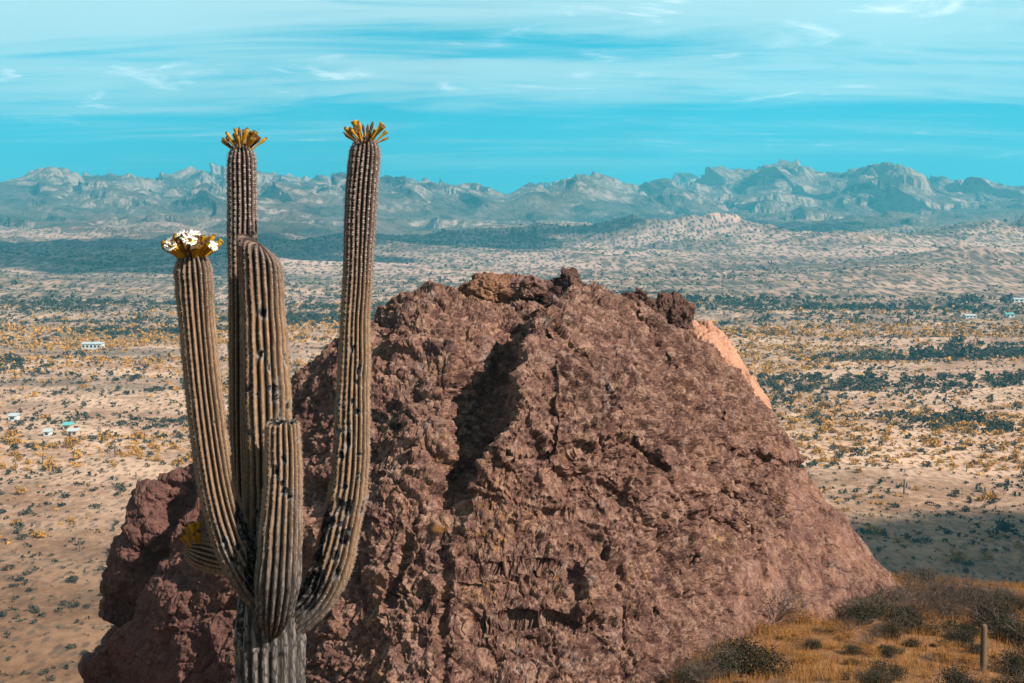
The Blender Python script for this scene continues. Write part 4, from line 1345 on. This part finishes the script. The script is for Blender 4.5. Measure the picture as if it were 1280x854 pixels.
def valley():
    rg = np.random.default_rng(77)
    # ---- dark low scrub
    x, y, d = in_valley(60000, rg, 215, 1300)
    band = fbm(x / 260, y / 75, 0 * x + 1.5, 4)
    patch = fbm(x / 60, y / 40, 0 * x + 7.5, 3)
    dens = 0.22 + 0.65 * sstep(-0.05, 0.35, band) + 0.25 * sstep(0.0, 0.4, patch)
    dens = dens * (0.85 + 0.15 * sstep(300, 520, d)) * (1 + 0.9 * sstep(380, 260, d)) * (1 - 0.75 * sstep(1000, 1300, d))
    k = rg.random(len(x)) < dens
    x, y, d, band = x[k], y[k], d[k], band[k]
    z = ground_z(x, y)
    k = ~rock_hides(x, y, z + 1)
    x, y, z, d, band = x[k], y[k], z[k], d[k], band[k]
    r = rg.lognormal(-0.12, 0.45, len(x)) * (1.0 + 1.0 * sstep(380, 620, d) * sstep(0.05, 0.4, band)) * (1 + 0.25 * sstep(700, 1200, d))
    o = np.argsort(-(r / d) * in_view(x, y, z))
    x, y, z, r, d = x[o], y[o], z[o], r[o], d[o]
    big = [small_plant(300 + i, 120, 0.14, (1, 1, 0.75), 6) for i in range(5)]
    mes = []
    for (pv, pf) in big:
        ob = mesh_obj('desert_shrub', pv, pf, M_VALLEY, smooth=False); mes.append(ob.data); bpy.data.objects.remove(ob)
    for i in range(300):
        ob = bpy.data.objects.new('desert_shrub', mes[i % 5]); col.objects.link(ob)
        ob.location = (x[i], y[i], z[i] - 0.08 * r[i]); ob.scale = (r[i], r[i], r[i] * rg.uniform(0.7, 1.0)); ob.rotation_euler = (0, 0, rg.uniform(0, 6.28))
        tag(ob, 'dark green desert shrub on the pale valley floor far below', 'shrub', 'dark shrubs on the valley floor')
    sl = slice(300, None)
    print('dark scrub', len(x))
    sm_p = [small_plant(320 + i, 10, 0.42, (1, 1, 0.75), 4) for i in range(8)]
    ob = scatter('desert_scrub', x[sl], y[sl], z[sl], r[sl], sm_p, M_VALLEY, rg)
    tag(ob, 'dark green scrub dotted over the valley floor', 'scrub', kind='stuff')
    # ---- small tufts on the near slopes
    xa, ya, da = in_valley(7000, rg, 200, 430)
    ka = rg.random(len(xa)) < 0.35 + 0.5 * sstep(-0.1, 0.3, fbm(xa / 25, ya / 25, 0 * xa + 3.5, 3))
    xa, ya = xa[ka], ya[ka]
    za = ground_z(xa, ya)
    ka = ~rock_hides(xa, ya, za + 0.5)
    xa, ya, za = xa[ka], ya[ka], za[ka]
    ob = scatter('slope_tufts', xa, ya, za, rg.lognormal(-0.95, 0.35, len(xa)), [small_plant(330 + i, 9, 0.42, (1, 1, 0.7), 3) for i in range(5)], M_OLIVE, rg)
    tag(ob, 'small brownish tufts dotted over the near orange slopes', 'tufts', kind='stuff')
    # ---- golden trees
    x, y, d = in_valley(48000, rg, 330, 1200)
    band = fbm(x / 240, y / 80, 0 * x + 21.5, 4)
    dens = 0.07 + 0.75 * sstep(-0.12, 0.28, band) * sstep(360, 430, d)
    k = rg.random(len(x)) < dens * 0.62 * (1 - 0.7 * sstep(850, 1200, d))
    x, y, d = x[k], y[k], d[k]
    z = ground_z(x, y)
    k = ~rock_hides(x, y, z + 2)
    x, y, z, d = x[k], y[k], z[k], d[k]
    r = rg.lognormal(0.34, 0.36, len(x)) * (1 + 0.25 * sstep(600, 1000, d))
    o = np.argsort(-(r / d) * in_view(x, y, z))
    x, y, z, r, d = x[o], y[o], z[o], r[o], d[o]
    big = [small_plant(340 + i, 150, 0.13, (1, 1, 0.85), 7) for i in range(5)]
    mes = []
    rgt = np.random.default_rng(9)
    tw = twig_mesh(rgt, 5, 1, 0.8, 0.5, 0.05)
    tob = mesh_obj('trunk', tw[0], tw[1], M_TWIG, smooth=False); tme = tob.data; bpy.data.objects.remove(tob)
    for (pv, pf) in big:
        ob = mesh_obj('crown', pv, pf, M_GOLD, smooth=False); mes.append(ob.data); bpy.data.objects.remove(ob)
    for i in range(300):
        e = empty('palo_verde_tree', (x[i], y[i], z[i] - 0.08 * r[i]))
        e.scale = (r[i], r[i], r[i] * rg.uniform(0.8, 1.1)); e.rotation_euler = (0, 0, rg.uniform(0, 6.28))
        for nm, me in (('crown', mes[i % 5]), ('trunk', tme)):
            ob = bpy.data.objects.new(nm, me); col.objects.link(ob); ob.parent = e
        tag(e, 'golden leaved small desert tree on the valley floor', 'tree', 'golden desert trees on the valley floor')
    sl = slice(300, None)
    print('golden', len(x))
    sm_p = [small_plant(360 + i, 16, 0.34, (1, 1, 0.8), 4) for i in range(8)]
    ob = scatter('golden_scrub', x[sl], y[sl], z[sl], r[sl], sm_p, M_GOLD, rg)
    tag(ob, 'golden desert trees and brush scattered over the valley floor', 'scrub', kind='stuff')

    # ---- far thickets up to the foothills
    x, y, d = in_valley(30000, rg, 1000, 3000)
    band = fbm(x / 420, y / 300, 0 * x + 31.5, 4)
    k = rg.random(len(x)) < 0.16 + 0.6 * sstep(-0.1, 0.35, band)
    x, y, d = x[k], y[k], d[k]
    z = ground_z(x, y)
    k = ~rock_hides(x, y, z + 2)
    x, y, z, d = x[k], y[k], z[k], d[k]
    r = rg.lognormal(0.55, 0.40, len(x)) * (1 + 0.35 * sstep(1500, 3000, d))
    sm_p = [small_plant(380 + i, 6, 0.55, (1, 1, 0.7), 3) for i in range(8)]
    print('far', len(x))
    ob = scatter('distant_scrub', x, y, z, r, sm_p, M_OLIVE, rg)
    tag(ob, 'distant grey-green scrub on the foothills under the mountains', 'scrub', kind='stuff')


valley()


def ground_hit(px, py):
    ys = np.geomspace(180, 3500, 1500)
    d = at(px, py, 1.0)
    zz = ground_z(d[0] * ys, ys)
    i = int(np.argmax(zz >= d[2] * ys))
    return float(ys[i]) if zz[i] >= d[2] * ys[i] else 900.0


for i, (px, py, hpx) in enumerate([(44, 448, 12), (144, 572, 17), (124, 546, 14), (54, 580, 14), (140, 560, 10), (1130, 618, 20), (1231, 623, 15), (1208, 590, 9), (1060, 470, 9), (100, 690, 14), (92, 660, 12), (20, 590, 13), (170, 600, 11), (1010, 600, 11)]):
    y = ground_hit(px, py)
    h = hpx * y / FPX
    far_saguaro(px, py, y, h, min(0.42, h * 0.06), [(1, h * 0.4, h * 0.25), (-1, h * 0.5, h * 0.2)][: i % 3], 'distant upright saguaro standing among scrub on the valley floor', 'distant saguaros on the valley floor', i)


# ------------------------------------------------------------------ houses in the valley
def box(x0, x1, y0, y1, z0, z1):
    v = np.array([(x, y, z) for z in (z0, z1) for y in (y0, y1) for x in (x0, x1)], float)
    f = np.array([(0, 2, 3, 1), (4, 5, 7, 6), (0, 1, 5, 4), (2, 6, 7, 3), (0, 4, 6, 2), (1, 3, 7, 5)])
    return v, f


def house(px, py, wpx, wall_h, depth, roof_mat, wall_mat, label, nwin, rot=0.0, gable=0.9):
    y = ground_hit(px, py)
    p = at(px, py, y)
    wd = wpx * y / FPX
    z = float(ground_z(p[0], p[1])[0]) - 0.4
    e = empty('house', (p[0], p[1], z)); e.rotation_euler = (0, 0, rot)
    v, f = box(-wd / 2, wd / 2, 0, depth, 0, wall_h)
    mesh_obj('wall', v, f, wall_mat, e, smooth=False)
    o_ = 0.4
    rv = np.array([(-wd / 2 - o_, -o_, wall_h), (wd / 2 + o_, -o_, wall_h), (wd / 2 + o_, depth + o_, wall_h), (-wd / 2 - o_, depth + o_, wall_h),
                   (-wd / 2 - o_, depth / 2, wall_h + gable), (wd / 2 + o_, depth / 2, wall_h + gable)]) + np.array([0, 0, 0.02])
    rf = np.array([(0, 1, 5, 4), (2, 3, 4, 5), (0, 4, 3, 3), (1, 2, 5, 5), (3, 2, 1, 0)])
    me = bpy.data.meshes.new('roof'); me.from_pydata([tuple(a) for a in rv], [], [(0, 1, 5, 4), (2, 3, 4, 5), (0, 4, 3), (1, 2, 5), (3, 2, 1, 0)]); me.materials.append(roof_mat)
    ro = bpy.data.objects.new('roof', me); col.objects.link(ro); ro.parent = e
    for i in range(nwin):
        xc = -wd / 2 + wd * (i + 0.5) / nwin
        v, f = box(xc - wd / nwin * 0.28, xc + wd / nwin * 0.28, -0.06, 0.02, wall_h * 0.42, wall_h * 0.80)
        mesh_obj('window', v, f, M_PANE, e, smooth=False)
    tag(e, label, 'house')


house(114, 437, 24, 3.4, 8, M_ROOFW, M_WHITE, 'long white house with a row of dark windows on the valley floor', 5)
house(15, 526, 9, 2.2, 5, M_ROOFW, M_WHITE, 'small pale shed among golden trees beside the track', 1)
house(83, 538, 9, 2.2, 5, M_ROOFT, M_ADOBE, 'small cabin with a teal metal roof among the trees', 1)
house(58, 546, 7, 2.0, 4, M_ROOFW, M_WHITE, 'tiny white hut near the teal-roofed cabin', 1)
house(90, 545, 11, 2.0, 4, M_ROOFW, M_ADOBE, 'low adobe cabin with a pale roof near the teal-roofed one', 2)
house(1214, 398, 13, 2.2, 8, M_ROOFW, M_WHITE, 'wide white low building in scrub below the rocky hills', 3)
house(1263, 397, 10, 2.6, 6, M_ROOFT, M_WHITE, 'white building with a teal roof below the rocky hills', 2)
house(1274, 378, 12, 3.0, 6, M_ROOFW, M_WHITE, 'small white house at the foot of the rocky hills', 2)


# ------------------------------------------------------------------ a bird over the cactus
def bird():
    c = at(323.3, 162, 13.0)
    v = [(0, 0.05, 0), (0.010, 0.0, 0.006), (-0.010, 0.0, 0.006), (0, 0.0, -0.010), (0, -0.05, 0), (0.055, 0.012, 0.022), (0.05, -0.012, 0.020), (-0.055, 0.012, 0.022), (-0.05, -0.012, 0.020), (0.012, -0.07, 0), (-0.012, -0.07, 0)]
    f = [(0, 1, 3), (0, 3, 2), (0, 2, 1), (4, 3, 1), (4, 2, 3), (4, 1, 2), (1, 5, 6), (1, 6, 3), (2, 8, 7), (2, 3, 8), (4, 9, 10)]
    o = mesh_obj('bird', np.array(v) * 0.3, np.array(f), M_BIRD, smooth=False)
    o.location = c
    tag(o, 'tiny dark speck of a flying insect or bird beside the crown of the slender arm', 'bird')


bird()

# ------------------------------------------------------------------ clouds above the frame shading the foothills, plus a low one added for the near slope
M_CLOUD = simple_mat('cloud_white', (0.85, 0.86, 0.87), 1.0, 0.04, 0.01)


def cloud(tx, ty, alt, sx, sy, seed):
    c = np.array([tx, ty, -70]) + SUN * ((alt + 70) / SUN[2])
    th = np.linspace(0, math.pi, 30); ph = np.linspace(0, 2 * math.pi, 60, endpoint=False)
    T, Pp = np.meshgrid(th, ph, indexing='ij')
    d = np.stack([np.sin(T) * np.cos(Pp), np.sin(T) * np.sin(Pp), np.cos(T)], -1)
    r = 1 + 0.75 * fbm(d[..., 0] * 1.6 + seed, d[..., 1] * 1.6, d[..., 2] * 1.6, 5, 0.6)
    v = d * r[..., None] * np.array([sx, sy, 0.16 * min(sx, sy)])
    o = mesh_obj('cloud', v.reshape(-1, 3), grid_faces(30, 60, True)[:, ::-1], M_CLOUD)
    o.location = c
    tag(o, 'flat white cloud unseen overhead, placed to shade the land', 'cloud', 'clouds overhead', 'structure')


cloud(-760, 2350, 2300, 500, 640, 1.0)
cloud(-190, 2750, 2300, 260, 430, 6.0)
cloud(560, 3400, 2300, 300, 220, 9.0)
cloud(128, 322, 640, 50, 34, 3.0)  # unseen low cloud, added only to darken the slope at lower right

# ------------------------------------------------------------------ haze
hv, hf = box(-15500, 15500, -15500, 15500, -140, 560)
mt = bpy.data.materials.new('haze_air'); mt.use_nodes = True
k = NT(mt.node_tree)
pv = k.n('ShaderNodeVolumePrincipled')
pv.inputs['Color'].default_value = (0.11, 0.72, 1.0, 1)
pv.inputs['Density'].default_value = 1.5e-4
pv.inputs['Anisotropy'].default_value = 0.0
out = k.n('ShaderNodeOutputMaterial')
k.t.links.new(pv.outputs[0], out.inputs['Volume'])
hz = mesh_obj('haze', hv, hf, mt, smooth=False)
tag(hz, 'thin blue haze lying over the valley and mountains', 'haze', kind='stuff')
